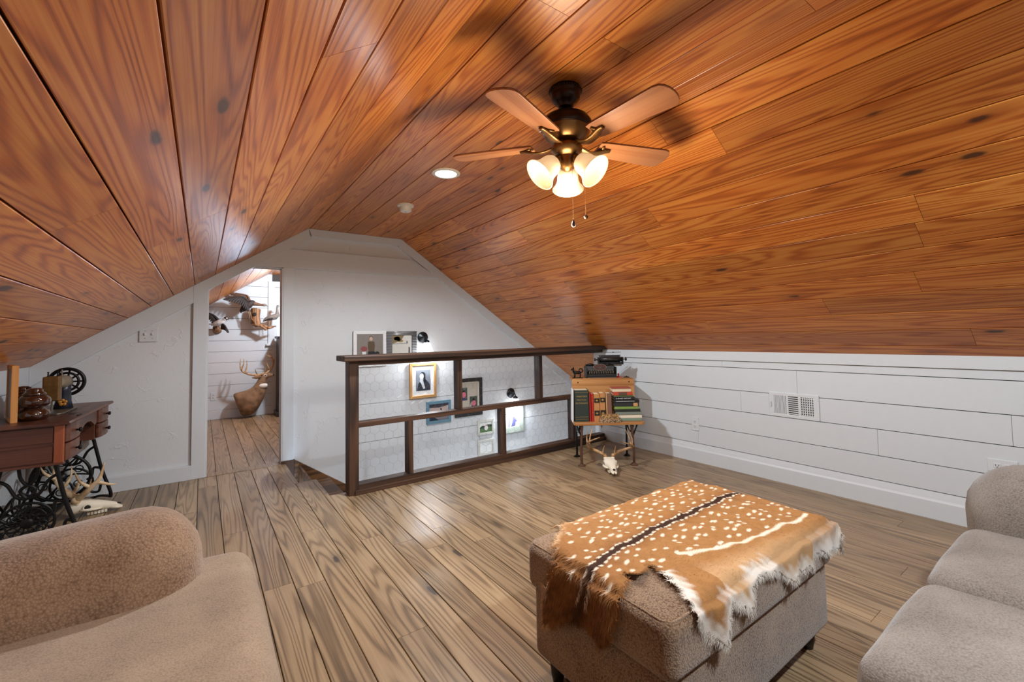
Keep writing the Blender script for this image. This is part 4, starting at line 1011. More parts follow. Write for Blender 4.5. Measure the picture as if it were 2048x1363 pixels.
# iron stand
def swirl(c, r0, r1, a0, a1, n=16): return [(c[0]+(r0+(r1-r0)*i/(n-1))*math.cos(a0+(a1-a0)*i/(n-1)), c[1]+(r0+(r1-r0)*i/(n-1))*math.sin(a0+(a1-a0)*i/(n-1))) for i in range(n)]
def end_frame(y):
    mb = MB(); P = lambda L: [(x_, y, z_) for x_, z_ in L]
    def bar(L, r=.0085, sm=True): q = smooth_path(P(L), 5) if sm else P(L); mb.tube(q, r, 7)
    bar([(-.075, .476), (-.055, .38), (-.02, .22), (.028, .06), (.030, .012)], .011)       # front leg
    bar([(-.285, .476), (-.305, .38), (-.345, .22), (-.385, .06), (-.375, .012), (-.33, .02)], .011)   # back leg
    bar([(-.075, .474), (-.285, .474)], .010, False)
    bar([(-.062, .40), (-.10, .37), (-.135, .30), (-.18, .285), (-.225, .30), (-.26, .37), (-.298, .40)])
    bar([(-.14, .474), (-.15, .40), (-.18, .36), (-.21, .40), (-.22, .474)])
    bar([(-.18, .36), (-.15, .33), (-.18, .285), (-.21, .33), (-.18, .36)])
    bar([(-.022, .235), (-.065, .245), (-.075, .19), (-.10, .165)]); bar([(-.34, .235), (-.30, .245), (-.285, .19), (-.26, .165)])
    bar([(.012, .115), (-.02, .125), (-.035, .07), (-.075, .075), (-.09, .115)]); bar([(-.366, .125), (-.34, .09), (-.325, .06), (-.285, .075), (-.27, .115)])
    bar([(.030, .02), (-.03, .035), (-.10, .02), (-.18, .03), (-.25, .02), (-.33, .03)])
    mb.tube([(x_, y, z_) for x_, z_ in swirl((-.18, .145), .112, .112, 0, 2*math.pi, 33)[:-1]], .0075, 7, closed=True)
    return mb
for yy in (.12, .93): end_frame(yy).build('iron_end_frame', M_black, stb, smooth=True)
# medallion inside the near frame
md = MB()
for k in range(12):
    a = 2*math.pi*k/12
    q = [(-.18+r*math.cos(a+b_), .12, .145+r*math.sin(a+b_)) for r, b_ in ((.022, 0), (.045, .22), (.07, .05), (.09, -.15), (.108, 0))]
    md.tube(smooth_path(q, 3), .0045, 6)
    q = [(-.18+.066*math.cos(a)+.020*math.cos(b_), .12, .145+.066*math.sin(a)+.020*math.sin(b_)) for b_ in [i*.7 for i in range(9)]]
    md.tube(q, .0036, 5)
md.tube([(x_, .12, z_) for x_, z_ in swirl((-.18, .145), .085, .085, 0, 2*math.pi, 33)[:-1]], .004, 6, closed=True)
md.lathe([(.028, -.006), (.03, 0), (.026, .006), (.01, .009)], 16, Matrix.Translation((-.18, .12, .145)) @ Matrix.Rotation(R(90), 4, 'X'))
md.build('medallion', M_black, stb, smooth=True)
# drive wheel by the far end, treadle plate, cross braces
wh = MB(); WC = Vector((-.20, .78, .235)); 
wh.tube([(WC.x+.15*math.cos(a), WC.y, WC.z+.15*math.sin(a)) for a in [i*2*math.pi/36 for i in range(36)]], .010, 8, closed=True)
for k in range(6):
    a = k*math.pi/3; q = [(WC.x+r*math.cos(a+b_), WC.y, WC.z+r*math.sin(a+b_)) for r, b_ in ((.02, 0), (.06, .25), (.10, .1), (.145, 0))]; wh.tube(smooth_path(q, 3), .006, 6)
    wh.tube([(WC.x+.1*math.cos(a+.5)+.022*math.cos(b_), WC.y, WC.z+.1*math.sin(a+.5)+.022*math.sin(b_)) for b_ in [i*.7 for i in range(9)]], .004, 5, closed=True)
wh.lathe([(.03, -.015), (.03, .015)], 14, Matrix.Translation(WC) @ Matrix.Rotation(R(90), 4, 'X'))
wh.build('drive_wheel', M_black, stb, smooth=True)
tr = MB()
for k in range(9): tr.box(-.34, -.16, .34+.045*k, .352+.045*k, .075, .083)
for x_ in (-.345, -.262, -.172): tr.box(x_, x_+.014, .33, .725, .073, .085)
for k in range(4):
    for j in range(2): tr.tube([(-.293+.082*j+.03*math.cos(b_), .38+.09*k+.03*math.sin(b_), .079) for b_ in [i*.7 for i in range(9)]], .004, 5, closed=True)
tr.build('treadle_plate', M_black, stb)
br = MB()
br.tube([(-.18, .12, .06), (-.18, .93, .06)], .008, 8); br.tube(smooth_path([(-.34, .12, .35), (-.34, .4, .14), (-.34, .525, .11), (-.34, .65, .14), (-.34, .93, .35)], 5), .008, 7); br.tube(smooth_path([(-.34, .12, .07), (-.34, .4, .19), (-.34, .525, .21), (-.34, .65, .19), (-.34, .93, .07)], 5), .008, 7)
br.tube([(-.34+.06*math.cos(b_), .525, 0) if False else (-.34, .525+.06*math.cos(b_), .16+.05*math.sin(b_)) for b_ in [i*.4 for i in range(16)]], .006, 6, closed=True)
br.build('cross_brace', M_black, stb, smooth=True)
def sworld(x, y, z=0): return Matrix.Translation(SO) @ Matrix.Rotation(SA, 4, 'Z') @ Vector((x, y, z))
ZT = .715
# ---- sewing machine head
M_jap = plain('worn_black_japanning', (44,48,58), .35, metal=.3, nz=.4, scale=40)
M_gold = plain('worn_gilt_plate', (116,84,44), .45, metal=.5, nz=.5, scale=50, bump=.2)
M_cream = plain('worn_grey_casting', (138,124,104), .5, metal=.2, nz=.3, scale=30)
sm = thing('sewing_machine', 'antique sewing machine with spoked handwheel on the wooden table', 'sewing machine', sworld(-.165, .50, ZT), SA)
MB().prism(rounded_rect(-.060, .060, -.15, .20, .03), 0, .012, lambda p, q, t: (p, q, t)).build('bed', M_steel, sm, bevel=.003)
MB().tube([(0, .13, .01), (0, .13, .06), (0, .128, .13), (0, .12, .17)], [(.050, .042), (.040, .036), (.036, .034), (.038, .040)], 18, sq=(1, 0, 0)).build('pillar', M_jap, sm, smooth=True)
MB().tube([(0, .155, .185), (0, .10, .192), (0, .0, .196), (0, -.07, .198)], [(.046, .040), (.045, .040), (.037, .034), (.036, .040)], 18, sq=(0, 0, 1)).build('arm', M_cream, sm, smooth=True)
bx('face_plate', M_gold, sm, -.038, .038, -.125, -.065, .085, .240, bevel=.006)
for x_ in (-.02, .022): MB().lathe([(.006, .238), (.004, .246), (.003, .262), (.007, .266), (.001, .27)], 10, Matrix.Translation((x_, -.095, 0))).build('thumb_screw', M_black, sm, smooth=True)
MB().tube([(0, -.095, .09), (0, -.095, .02)], .005, 8).build('needle_bar', M_steel, sm)
MB().lathe([(.001, .0), (.0045, .0), (.004, .05), (.002, .052)], 8, Matrix.Translation((.015, .02, .225))).build('spool_pin', M_steel, sm)
hw = MB(); hc = (0, .185, .185)
hw.tube([(hc[0]+.088*math.cos(a), hc[1], hc[2]+.088*math.sin(a)) for a in [i*2*math.pi/36 for i in range(36)]], .011, 9, closed=True)
hw.tube([(hc[0]+.060*math.cos(a), hc[1], hc[2]+.060*math.sin(a)) for a in [i*2*math.pi/30 for i in range(30)]], .008, 7, closed=True)
for k in range(9): a = k*2*math.pi/9; hw.tube([(hc[0]+.018*math.cos(a), hc[1], hc[2]+.018*math.sin(a)), (hc[0]+.086*math.cos(a), hc[1], hc[2]+.086*math.sin(a))], .006, 6)
hw.lathe([(.026, -.014), (.026, .014)], 14, Matrix.Translation(hc) @ Matrix.Rotation(R(90), 4, 'X'))
hw.build('handwheel', M_black, sm, smooth=True, autos=60)
md_ = MB()
for k in range(5): a = R(90+72*k); md_.ball((.014*math.cos(a), 0, .014*math.sin(a)), (.010, .003, .010), 8)
o = md_.build('gilt_medallion', plain('orange_gilt', (196,130,50), .4, metal=.3), sm, smooth=True); o.location = (.006, .088, .055)
# ---- ceramic insulators
M_glaze = NT('brown_glaze', .06, (.055, .014, .006, 1)); M_glaze.b.inputs['Coat Weight'].default_value = 1; M_glaze.color(M_glaze.mix(M_glaze.noise(M_glaze.coords(), 18, 2), (.022, .006, .003, 1), (.05, .014, .006, 1))); M_glaze = M_glaze.m
IPROF = [(r_*.93, z_*1.18) for r_, z_ in [(.052, 0), (.066, .006), (.074, .022), (.072, .038), (.058, .052), (.046, .058), (.046, .062), (.066, .070), (.076, .084), (.074, .104), (.060, .118), (.052, .122), (.054, .130), (.044, .138), (.038, .141), (.040, .148), (.028, .156), (.002, .158)]]
for lab, px_, py_ in (('glossy brown ceramic insulator at the front of the sewing table', -.190, .210), ('glossy brown ceramic insulator behind the other, nearer the wall', -.306, .455)):
    t = thing('insulator', lab, 'insulator', sworld(px_, py_, ZT), 0, 'ceramic insulators')
    MB().lathe(IPROF[:7], 36).build('lower_skirt', M_glaze, t, smooth=True)
    MB().lathe(IPROF[6:12], 36).build('upper_skirt', M_glaze, t, smooth=True)
    MB().lathe(IPROF[11:], 36).build('crown', M_glaze, t, smooth=True)
# ---- standing wooden frame at the left
M_pinef = wood('golden_pine', lin((150,84,34)), lin((196,128,62)), lin((214,152,84)), rough=.45, ring=5, knots=False, axis='z', var=.05, ringw=.35)
bfr = thing('picture_frame', 'deep golden pine frame standing at the left of the sewing table', 'picture frame', (-.845, 3.725, ZT), R(18))
L_ = .22
for (y0, y1, z0, z1) in ((0, .022, 0, .325), (L_-.022, L_, 0, .325), (.022, L_-.022, 0, .022), (.022, L_-.022, .303, .325)): bx('frame_side', M_pinef, bfr, -.028, .0, y0, y1, z0, z1, bevel=.0025)
bx('backing', plain('brown_paper_backing', (150,132,110), .8), bfr, -.006, -.002, .02, L_-.02, .02, .305)
bx('picture', plain('grey_print', (150,150,146), .6), bfr, -.022, -.018, .02, L_-.02, .02, .305)
# ---- second skull under the table, nose towards the room
B1 = ([(-.034, .050, .118), (-.060, .02, .150), (-.090, -.02, .20), (-.105, -.06, .25), (-.10, -.075, .30), (-.085, -.085, .352)],
      [[(-.090, -.02, .20), (-.10, .03, .25), (-.10, .06, .33)], [(-.10, -.045, .235), (-.085, -.11, .20), (-.075, -.15, .19)], [(-.06, .02, .15), (-.045, -.01, .20), (-.035, -.02, .245)]])
B2 = ([(.034, .050, .118), (.065, .10, .150), (.10, .15, .22), (.11, .17, .29), (.095, .165, .36)],
      [[(.08, .13, .18), (.085, .09, .25), (.08, .085, .33)], [(.10, .16, .25), (.09, .21, .30), (.08, .23, .35)], [(.06, .08, .14), (.05, .05, .19), (.04, .05, .24)]])
deer_skull('bleached deer skull with pale antlers on the floor beside the sewing table', (-.62, 4.20, 0), (0, 0, R(95)), 1.0, B1+(.020,), B2+(.020,), M_antlerp)
# ================================================================== PICTURES ON THE STAIR WALL
WY = YW+.006                       # face of the stair wall boards
def face(name, mat, parent, poly, y): return MB().prism(poly, y, y+.0004, lambda p, q, t: (p, t, q)).build(name, mat, parent)
def ell(cx, cz, rx, rz, n=16, a0=0, a1=360): return [(cx+rx*math.cos(R(a0+(a1-a0)*i/(n-1 if a1-a0 < 360 else n))), cz+rz*math.sin(R(a0+(a1-a0)*i/(n-1 if a1-a0 < 360 else n)))) for i in range(n)]
_pc = {}
def pc(c, rough=.35):
    if c not in _pc: _pc[c] = plain('print_%d_%d_%d' % c, c, rough, nz=.10, scale=45)
    return _pc[c]
M_pglass = None
def frame(label, x0, x1, z0, z1, w_, depth, mat, mat_c=None, matw=0, wall=WY, bev=.004, inner=None):
    t = thing('picture_frame', label, 'picture frame', ((x0+x1)/2, wall-.0005, (z0+z1)/2), 0, 'framed pictures on the stair wall')
    hx, hz = (x1-x0)/2, (z1-z0)/2
    f1 = -depth
    for nm, poly in (('top_moulding', [(-hx, hz), (hx, hz), (hx-w_, hz-w_), (-hx+w_, hz-w_)]), ('bottom_moulding', [(-hx, -hz), (hx, -hz), (hx-w_, -hz+w_), (-hx+w_, -hz+w_)]),
                     ('side_moulding', [(-hx, -hz), (-hx, hz), (-hx+w_, hz-w_), (-hx+w_, -hz+w_)]), ('side_moulding', [(hx, -hz), (hx, hz), (hx-w_, hz-w_), (hx-w_, -hz+w_)])):
        MB().prism(poly, f1, 0, lambda p, q, tt: (p, tt, q)).build(nm, mat, t, bevel=bev)
    bx('mount', mat_c or pc((226,224,220)), t, -hx+w_*.8, hx-w_*.8, -depth*.5, -.001, -hz+w_*.8, hz-w_*.8)
    return t, -depth*.5-.0006
M_wfr = plain('white_frame_paint', (226,226,226), .4, nz=.03)
# white frame, seated figure with flowers
t, y = frame('square white frame with a photo of a seated person and flowers', 1.255, 1.597, .862, 1.238, .036, .022, M_wfr, pc((128,120,114)))
p = face('photo', pc((132,124,118)), t, [(-.13, -.14), (.115, -.14), (.115, .152), (-.13, .152)], y)
def on(parent, poly, c, k=1): return face('print_shape', pc(c), parent, poly, y-.0005*k)
on(p, ell(.012, .105, .016, .022), (206,170,150), 2); on(p, ell(.012, .118, .018, .016), (38,28,26), 1)
on(p, [(-.02, .075), (.045, .075), (.052, .03), (.045, -.03), (-.015, -.03), (-.022, .02)], (92,76,58), 1)
on(p, [(-.02, -.03), (.05, -.03), (.07, -.10), (.05, -.14), (-.025, -.14)], (28,32,40), 1)
on(p, ell(-.062, .0, .034, .026), (142,72,74), 1); on(p, [(-.08, -.03), (-.04, -.03), (-.045, -.14), (-.075, -.14)], (222,222,220), 1); on(p, [(-.12, -.06), (-.08, -.06), (-.08, -.14), (-.11, -.14)], (206,204,200), 1)
on(p, ell(.075, -.06, .026, .03), (36,38,42), 1)
# corrugated metal frame
M_corr = plain('galvanised_sheet', (176,178,180), .3, metal=.7, nz=.08)
cf = thing('picture_frame', 'corrugated metal frame holding a pale landscape photo', 'picture frame', (1.773, WY-.0005, 1.065), 0, 'framed pictures on the stair wall')
MB().grid(lambda u, v: Vector((-.172+.344*u, -.012+.006*math.sin(v*2*math.pi*11), -.165+.33*v)), 3, 111).build('corrugated_sheet', M_corr, cf, smooth=True).modifiers.new('s', 'SOLIDIFY').thickness = .002
bx('photo_panel', pc((206,204,196)), cf, -.112, .110, -.026, -.016, -.13, .118)
y = -.0266
for poly, c_ in (([(-.112, .118), (.02, .118), (-.01, .07), (-.05, .05), (-.112, .03)], (128,112,82)), (ell(-.06, .085, .035, .022), (84,74,52)), (ell(-.02, .06, .03, .016), (150,132,90)), ([(-.112, .03), (.06, .035), (.06, .030), (-.112, .024)], (110,108,104)), ([(.07, -.01), (.085, -.01), (.085, -.075), (.068, -.075)], (70,66,64)), (ell(.052, .045, .006, .014), (60,58,58))): face('print_shape', pc(c_), cf, poly, y)
bx('clip', M_black, cf, .106, .112, -.028, -.014, -.13, .118)
# gold frame with monochrome portrait
M_goldf = plain('gold_frame', (198,150,92), .35, metal=.25, nz=.12)
t, y = frame('gold wood frame with a black and white portrait', 1.855, 2.174, .480, .871, .030, .026, M_goldf, pc((222,222,222)))
p = face('photo', pc((118,124,132)), t, [(-.086, -.115), (.090, -.115), (.090, .116), (-.086, .116)], y)
on(p, ell(-.005, .055, .034, .040), (30,32,38), 1); on(p, ell(-.016, .045, .024, .034), (206,208,210), 2)
on(p, [(-.07, -.10), (-.055, -.03), (-.02, .0), (.03, .01), (.06, -.02), (.085, -.06), (.085, -.112), (-.07, -.112)], (44,48,56), 2)
on(p, [(-.035, .02), (-.005, .02), (.005, -.02), (.025, -.09), (.0, -.095), (-.02, -.04), (-.04, -.01)], (196,198,202), 3); on(p, [(.01, .06), (.026, .04), (.032, -.01), (.02, -.04), (.008, -.01)], (26,28,34), 3)
# blue frame, figure by the water
M_bluef = plain('blue_frame', (96,132,150), .4, nz=.15)
t, y = frame('blue frame with a sunset photo of a person by the water', 2.051, 2.356, .174, .429, .034, .022, M_bluef, pc((40,52,64)))
p = face('photo', pc((190,168,160)), t, [(-.115, -.092), (.118, -.092), (.118, .096), (-.115, .096)], y)
on(p, [(-.115, .096), (.118, .096), (.118, .07), (.02, .05), (-.115, .055)], (64,60,70), 1); on(p, [(-.115, .0), (.118, .0), (.118, -.02), (-.115, -.02)], (44,44,54), 1); on(p, [(-.115, -.02), (.118, -.02), (.118, -.092), (-.115, -.092)], (120,112,116), 1)
on(p, [(-.115, -.05), (-.05, -.06), (.0, -.092), (-.115, -.092)], (36,42,58), 2); on(p, [(.02, .0), (.035, .0), (.034, .04), (.026, .046), (.021, .04)], (22,22,28), 2); on(p, [(.04, -.002), (.11, .004), (.11, .014), (.06, .008)], (28,28,34), 2)
# dark frame with two snapshots
t, y = frame('dark distressed frame holding two small snapshots', 2.407, 2.782, .207, .657, .042, .024, plain('black_distressed_frame', (44,42,40), .45, nz=.5, scale=50), pc((186,176,160)))
on(t, [(-.14, .178), (.14, .178), (.14, .170), (-.14, .170)], (222,214,196), 1); on(t, [(.132, .178), (.142, .178), (.142, -.178), (.132, -.178)], (222,214,196), 1)
for cx, cz in ((-.07, .04), (.065, -.07)):
    p = face('snapshot', pc((70,84,72)), t, [(cx-.052, cz-.075), (cx+.052, cz-.075), (cx+.052, cz+.075), (cx-.052, cz+.075)], y)
    on(p, ell(cx, cz+.03, .018, .024), (44,30,26), 1); on(p, ell(cx+.004, cz-.008, .030, .034), (206,110,126), 2); on(p, [(cx-.02, cz-.04), (cx+.03, cz-.04), (cx+.03, cz-.074), (cx-.02, cz-.074)], (64,66,98), 2); on(p, [(cx-.05, cz-.05), (cx-.03, cz+.02), (cx-.03, cz-.074), (cx-.05, cz-.074)], (196,190,180), 1)
# two small linked frames
M_shab = plain('pale_shabby_frame', (198,196,188), .5, nz=.12, scale=40)
t, y = frame('upper small pale frame with a photo of a couple on grass', 2.711, 2.946, -.046, .136, .030, .018, M_shab, pc((196,198,192)))
p = face('photo', pc((214,216,210)), t, [(-.086, -.062), (.086, -.062), (.086, .062), (-.086, .062)], y)
on(p, [(-.086, -.062), (.086, -.062), (.086, -.002), (-.086, -.012)], (84,116,70), 1); on(p, [(-.086, .0), (-.05, .022), (-.01, .016), (.03, .030), (.086, .024), (.086, -.002), (-.086, -.012)], (52,64,52), 2); on(p, ell(.005, -.010, .026, .03), (214,206,204), 3); on(p, ell(.004, .022, .010, .010), (206,120,112), 4)
ch = MB()
for x_ in (-.085, .085): ch.tube([(x_, -.008, -.091), (x_, -.008, -.150)], .0012, 5)
ch.build('hanging_wires', M_wire, t)
t, y = frame('lower small pale frame with a white sheet of handwriting', 2.711, 2.944, -.294, -.106, .030, .018, M_shab, pc((206,206,200)))
p = face('sheet', pc((236,236,232)), t, [(-.082, -.062), (.082, -.062), (.082, .062), (-.082, .062)], y)
for k in range(6): on(p, [(-.06+.01*(k % 2), .045-.018*k), (.06-.012*(k % 3), .047-.018*k), (.06-.012*(k % 3), .0455-.018*k), (-.06+.01*(k % 2), .0435-.018*k)], (176,172,168), 1)
# large sage frame
t, y = frame('large sage green frame with a photo of a person in blue', 3.030, 3.396, -.077, .262, .072, .024, plain('sage_frame', (168,178,166), .5, nz=.12, scale=50), pc((226,228,226)))
p = face('photo', pc((228,230,230)), t, [(-.115, -.100), (.115, -.100), (.115, .100), (-.115, .100)], y)
on(p, [(-.115, .072), (.115, .080), (.115, .074), (-.115, .064)], (70,64,62), 1); on(p, [(.01, .074), (.035, .06), (.055, .01), (.085, -.03), (.06, -.045), (.055, -.09), (-.01, -.098), (.012, -.03), (.018, .02)], (84,84,128), 1); on(p, [(-.05, .066), (-.042, .066), (-.032, .0), (-.036, -.098), (-.05, -.098), (-.045, .0)], (86,84,118), 1); on(p, ell(.095, -.038, .012, .006), (196,150,130), 2)

# ================================================================== SCONCES
gs = NT('lit_frosted_glass', .3, (.95, .97, 1, 1)); gs.b.inputs['Emission Color'].default_value = (.95, .98, 1, 1); gs.b.inputs['Emission Strength'].default_value = 1.3
M_gun = plain('gunmetal', (52,56,60), .3, metal=.8, nz=.15)
def sconce(x, z, label):
    t = thing('wall_sconce', label, 'wall lamp', (x, WY-.001, z), 0, 'stair wall sconces')
    RX = Matrix.Rotation(R(90), 4, 'X')
    MB().lathe([(.062, 0), (.062, .006), (.052, .014), (.030, .020), (.014, .028), (.010, .032)], 32, RX).build('back_plate', M_gun, t, smooth=True, autos=50)
    q = smooth_path([(0, -.028, 0), (.004, -.060, .004), (.008, -.085, -.008), (.010, -.092, -.035)], 4)
    MB().tube(q, .0075, 10).build('arm', M_gun, t, smooth=True)
    TS = Matrix.Translation((.010, -.092, -.03))
    MB().lathe([(.010, .0), (.022, -.006), (.030, -.018), (.031, -.034), (.027, -.036)], 24, TS).build('socket_cup', M_gun, t, smooth=True, autos=50)
    MB().lathe([(.030, -.030), (.038, -.045), (.050, -.075), (.066, -.118), (.078, -.150), (.075, -.150), (.062, -.116), (.047, -.075), (.035, -.046), (.027, -.034)], 32, TS, cap=False).build('glass_shade', gs.m, t, smooth=True)
    MB().lathe([(.008, -.036), (.012, -.05), (.022, -.08), (.020, -.10), (.002, -.112)], 16, TS).build('bulb', M_led, t, smooth=True)
    lamp('sconce_lamp', 'POINT', (x+.010, WY-.093, z-.165), SCON_W, (.86, .93, 1.0), .03)
SCON_W = 5.0
sconce(2.02, 1.160, 'black wall sconce with lit white shade above the railing')
sconce(3.213, .425, 'black wall sconce seen through the railing mesh lower down the stairs')

# ================================================================== SWITCHES, OUTLETS, VENT
M_plate = plain('white_plate', (208,211,213), .35, nz=.02)
M_slot = plain('slot_shadow', (50,48,46), .7)
sw = thing('switch_plate', 'double light switch plate on the end wall left of the doorway', 'light switch', (-.357, YW+.0175, 1.223))
bx('plate', M_plate, sw, -.059, .059, -.006, 0, -.058, .058, bevel=.004)
for x_ in (-.023, .023):
    bx('toggle', M_plate, sw, x_-.005, x_+.005, -.018, -.005, -.004, .014, bevel=.002, M=None)
    for z_ in (-.03, .03): MB().lathe([(.003, 0), (.003, .001)], 10, Matrix.Translation((x_, -.006, z_)) @ Matrix.Rotation(R(90), 4, 'X')).build('screw', M_steel, sw)
def outlet(label, wall, a, z, horiz=False):
    """wall: 'R' on the right knee wall at y=a, 'F' on the far wall at x=a"""
    if wall == 'R': t = thing('power_outlet', label, 'outlet', (XR-.0005, a, z), R(-90), 'white wall outlets')
    else: t = thing('power_outlet', label, 'outlet', (a, YF-.0005, z), 0, 'white wall outlets')
    hx, hz = (.058, .036) if horiz else (.036, .060)
    bx('plate', M_plate, t, -hx, hx, -.006, 0, -hz, hz, bevel=.004)
    for s_ in (-1, 1):
        c_ = (s_*.02, 0) if horiz else (0, s_*.021)
        r_ = bx('receptacle', M_plate, t, c_[0]-.015, c_[0]+.015, -.009, -.005, c_[1]-.013, c_[1]+.013, bevel=.003)
        for d_ in (-.006, .006): bx('slot', M_slot, r_, c_[0]+d_-.0012, c_[0]+d_+.0012, -.0096, -.0088, c_[1]-.002, c_[1]+.007)
        MB().lathe([(.0025, 0), (.0025, .0008)], 10, Matrix.Translation((c_[0], -.009, c_[1]-.007)) @ Matrix.Rotation(R(90), 4, 'X')).build('ground_hole', M_slot, r_)
outlet('white outlet on the shiplap left of the floor vent', 'R', 2.322, .334)
outlet('white outlet on the shiplap above the taupe sofa arm', 'R', .445, .378, True)
outlet('white outlet on the far shiplap wall behind the deer mount', 'F', .141, .343)
vt_ = thing('air_vent', 'white metal air vent register on the right shiplap wall', 'vent', (XR-.0005, 1.50, .588), R(-90))
for (a, b, c_, d_) in ((-.172, .172, .068, .092), (-.172, .172, -.092, -.068), (-.172, -.135, -.068, .068), (.135, .172, -.068, .068), (-.050, -.034, -.068, .068), (.034, .050, -.068, .068)):
    bx('frame', M_plate, vt_, a, b, -.008, 0, c_, d_, bevel=.002)
bx('dark_duct', M_slot, vt_, -.14, .14, -.002, -.0005, -.07, .07)
for k in range(9): bx('louvre', M_plate, vt_, -.133+.0092*k, -.130+.0092*k+.003, -.007, -.001, -.068, .068)
for k in range(9): bx('louvre', M_plate, vt_, -.034, .034, -.007, -.002, -.064+.0148*k, -.057+.0148*k)
for k in range(6): bx('louvre', M_plate, vt_, .050+.0148*k-.002, .050+.0148*k+.004, -.007, -.001, -.068, .068)
for k in range(8): bx('louvre', M_plate, vt_, .050, .135, -.004, -.001, -.066+.0175*k, -.060+.0175*k)
bx('damper_lever', M_plate, vt_, -.160, -.152, -.018, -.006, -.02, .02, bevel=.002)

# ================================================================== ROOM BEYOND: MOUNTED ANIMALS AND CABINET
M_fdark = plain('dark_feathers', (46,36,32), .7, nz=.4, scale=60, bump=.3)
M_fbrown = plain('brown_feathers', (110,78,58), .7, nz=.3, scale=60, bump=.3)
M_fgrey = plain('grey_feathers', (120,112,104), .7, nz=.3, scale=60, bump=.3)
M_fwhite = plain('white_feathers', (206,204,200), .7, nz=.12, scale=50, bump=.2)
M_drift = wood('driftwood', lin((74,44,24)), lin((134,92,58)), lin((176,136,96)), rough=.7, ring=10, knots=False, axis='z', var=.05)
M_leg = plain('bird_leg', (150,120,96), .6)
M_deer = NT('deer_coat', .8); M_deer.color(M_deer.ramp(M_deer.noise(M_deer.coords(), 11, 4), [(.35, lin((106,78,54))), (.65, lin((150,116,84)))])); M_deer.bump(M_deer.noise(M_deer.coords((1, 1, 1)), 160, 3), .4, .004); M_deer = M_deer.m
M_throat = plain('white_throat_fur', (222,216,206), .8, nz=.1, bump=.2)
def wing(mb, root, elbow, tip, chord, th=.012, back=(0, 0, -1), nf=7):
    """a feathered wing: arm bone plus a fan of feathers trailing towards 'back'"""
    root, elbow, tip, back = Vector(root), Vector(elbow), Vector(tip), Vector(back)
    path = smooth_path([root, elbow, tip], 6)
    mb.tube(path, taper(path, .020, .006), 8)
    n = len(path)
    for i in range(nf*2):
        t = i/(nf*2-1); p = path[min(n-1, int(t*(n-1)))]
        d = (back.normalized()*(1-t*.55) + (tip-root).normalized()*(t*1.0)).normalized()
        L = chord*(1.0-.12*t); q = [p, p+d*L*.5, p+d*L*.9, p+d*L]
        mb.tube(q, [(.004, .014), (.003, .018), (.003, .012), (.001, .003)], 6, sq=Vector((0, 1, 0)))
    return mb
def bird_body(path, rad, n=14): pp = smooth_path(path, 4); rr_ = []; k = len(rad)
def loft(path, rad, n=14, sub=4):
    pp = smooth_path(path, sub); m_ = len(pp); rr_ = []
    for i in range(m_):
        t = i/(m_-1)*(len(rad)-1); a = int(min(t, len(rad)-2)); f = t-a; ra = rad[a] if isinstance(rad[a], tuple) else (rad[a],)*2; rb2 = rad[a+1] if isinstance(rad[a+1], tuple) else (rad[a+1],)*2
        rr_.append((ra[0]*(1-f)+rb2[0]*f, ra[1]*(1-f)+rb2[1]*f))
    return MB().tube(pp, rr_, n, sq=(0, 1, 0))
# small duck on a wooden plaque
d1 = thing('mounted_duck', 'small mounted duck with white breast on the far wall at the left', 'mounted bird', (.20, 7.86, 1.43), 0, 'mounted birds on the far wall')
A = lambda *L: [(x_-.20, y_-7.86, z_-1.43) for x_, y_, z_ in L]
loft(A((.10, 7.90, 1.405), (.15, 7.88, 1.42), (.20, 7.86, 1.435), (.235, 7.84, 1.445), (.255, 7.83, 1.47), (.275, 7.82, 1.492), (.288, 7.815, 1.492)), [.012, .038, .048, .040, .026, .028, .016]).build('body', M_fwhite, d1, smooth=True)
MB().ball(A((.276, 7.818, 1.498))[0], (.028, .026, .028), 12).build('head', M_fdark, d1, smooth=True)
MB().ball(A((.286, 7.795, 1.500))[0], (.011, .006, .012), 8).build('cheek_patch', M_fwhite, d1, smooth=True)
MB().tube(A((.295, 7.81, 1.488), (.318, 7.80, 1.474)), [(.008, .010), (.003, .008)], 8).build('bill', M_fgrey, d1, smooth=True)
wing(MB(), *A((.19, 7.87, 1.47), (.13, 7.88, 1.545), (.045, 7.90, 1.590)), .10, back=(-.35, 0, -1)).build('wing', M_fdark, d1, smooth=True)
wing(MB(), *A((.235, 7.82, 1.41), (.265, 7.79, 1.385), (.285, 7.78, 1.34)), .075, back=(-.2, -.1, -1)).build('wing', M_fdark, d1, smooth=True)
MB().tube(A((.12, 7.90, 1.41), (.07, 7.92, 1.42)), [(.012, .03), (.004, .035)], 8, sq=(0, 0, 1)).build('tail', M_fgrey, d1, smooth=True)
MB().tube(A((.165, 7.95, 1.37), (.17, 8.0, 1.34), (.18, 8.065, 1.32)), [(.04, .045), (.045, .05), (.05, .055)], 14).build('wooden_mount', M_drift, d1, smooth=True)
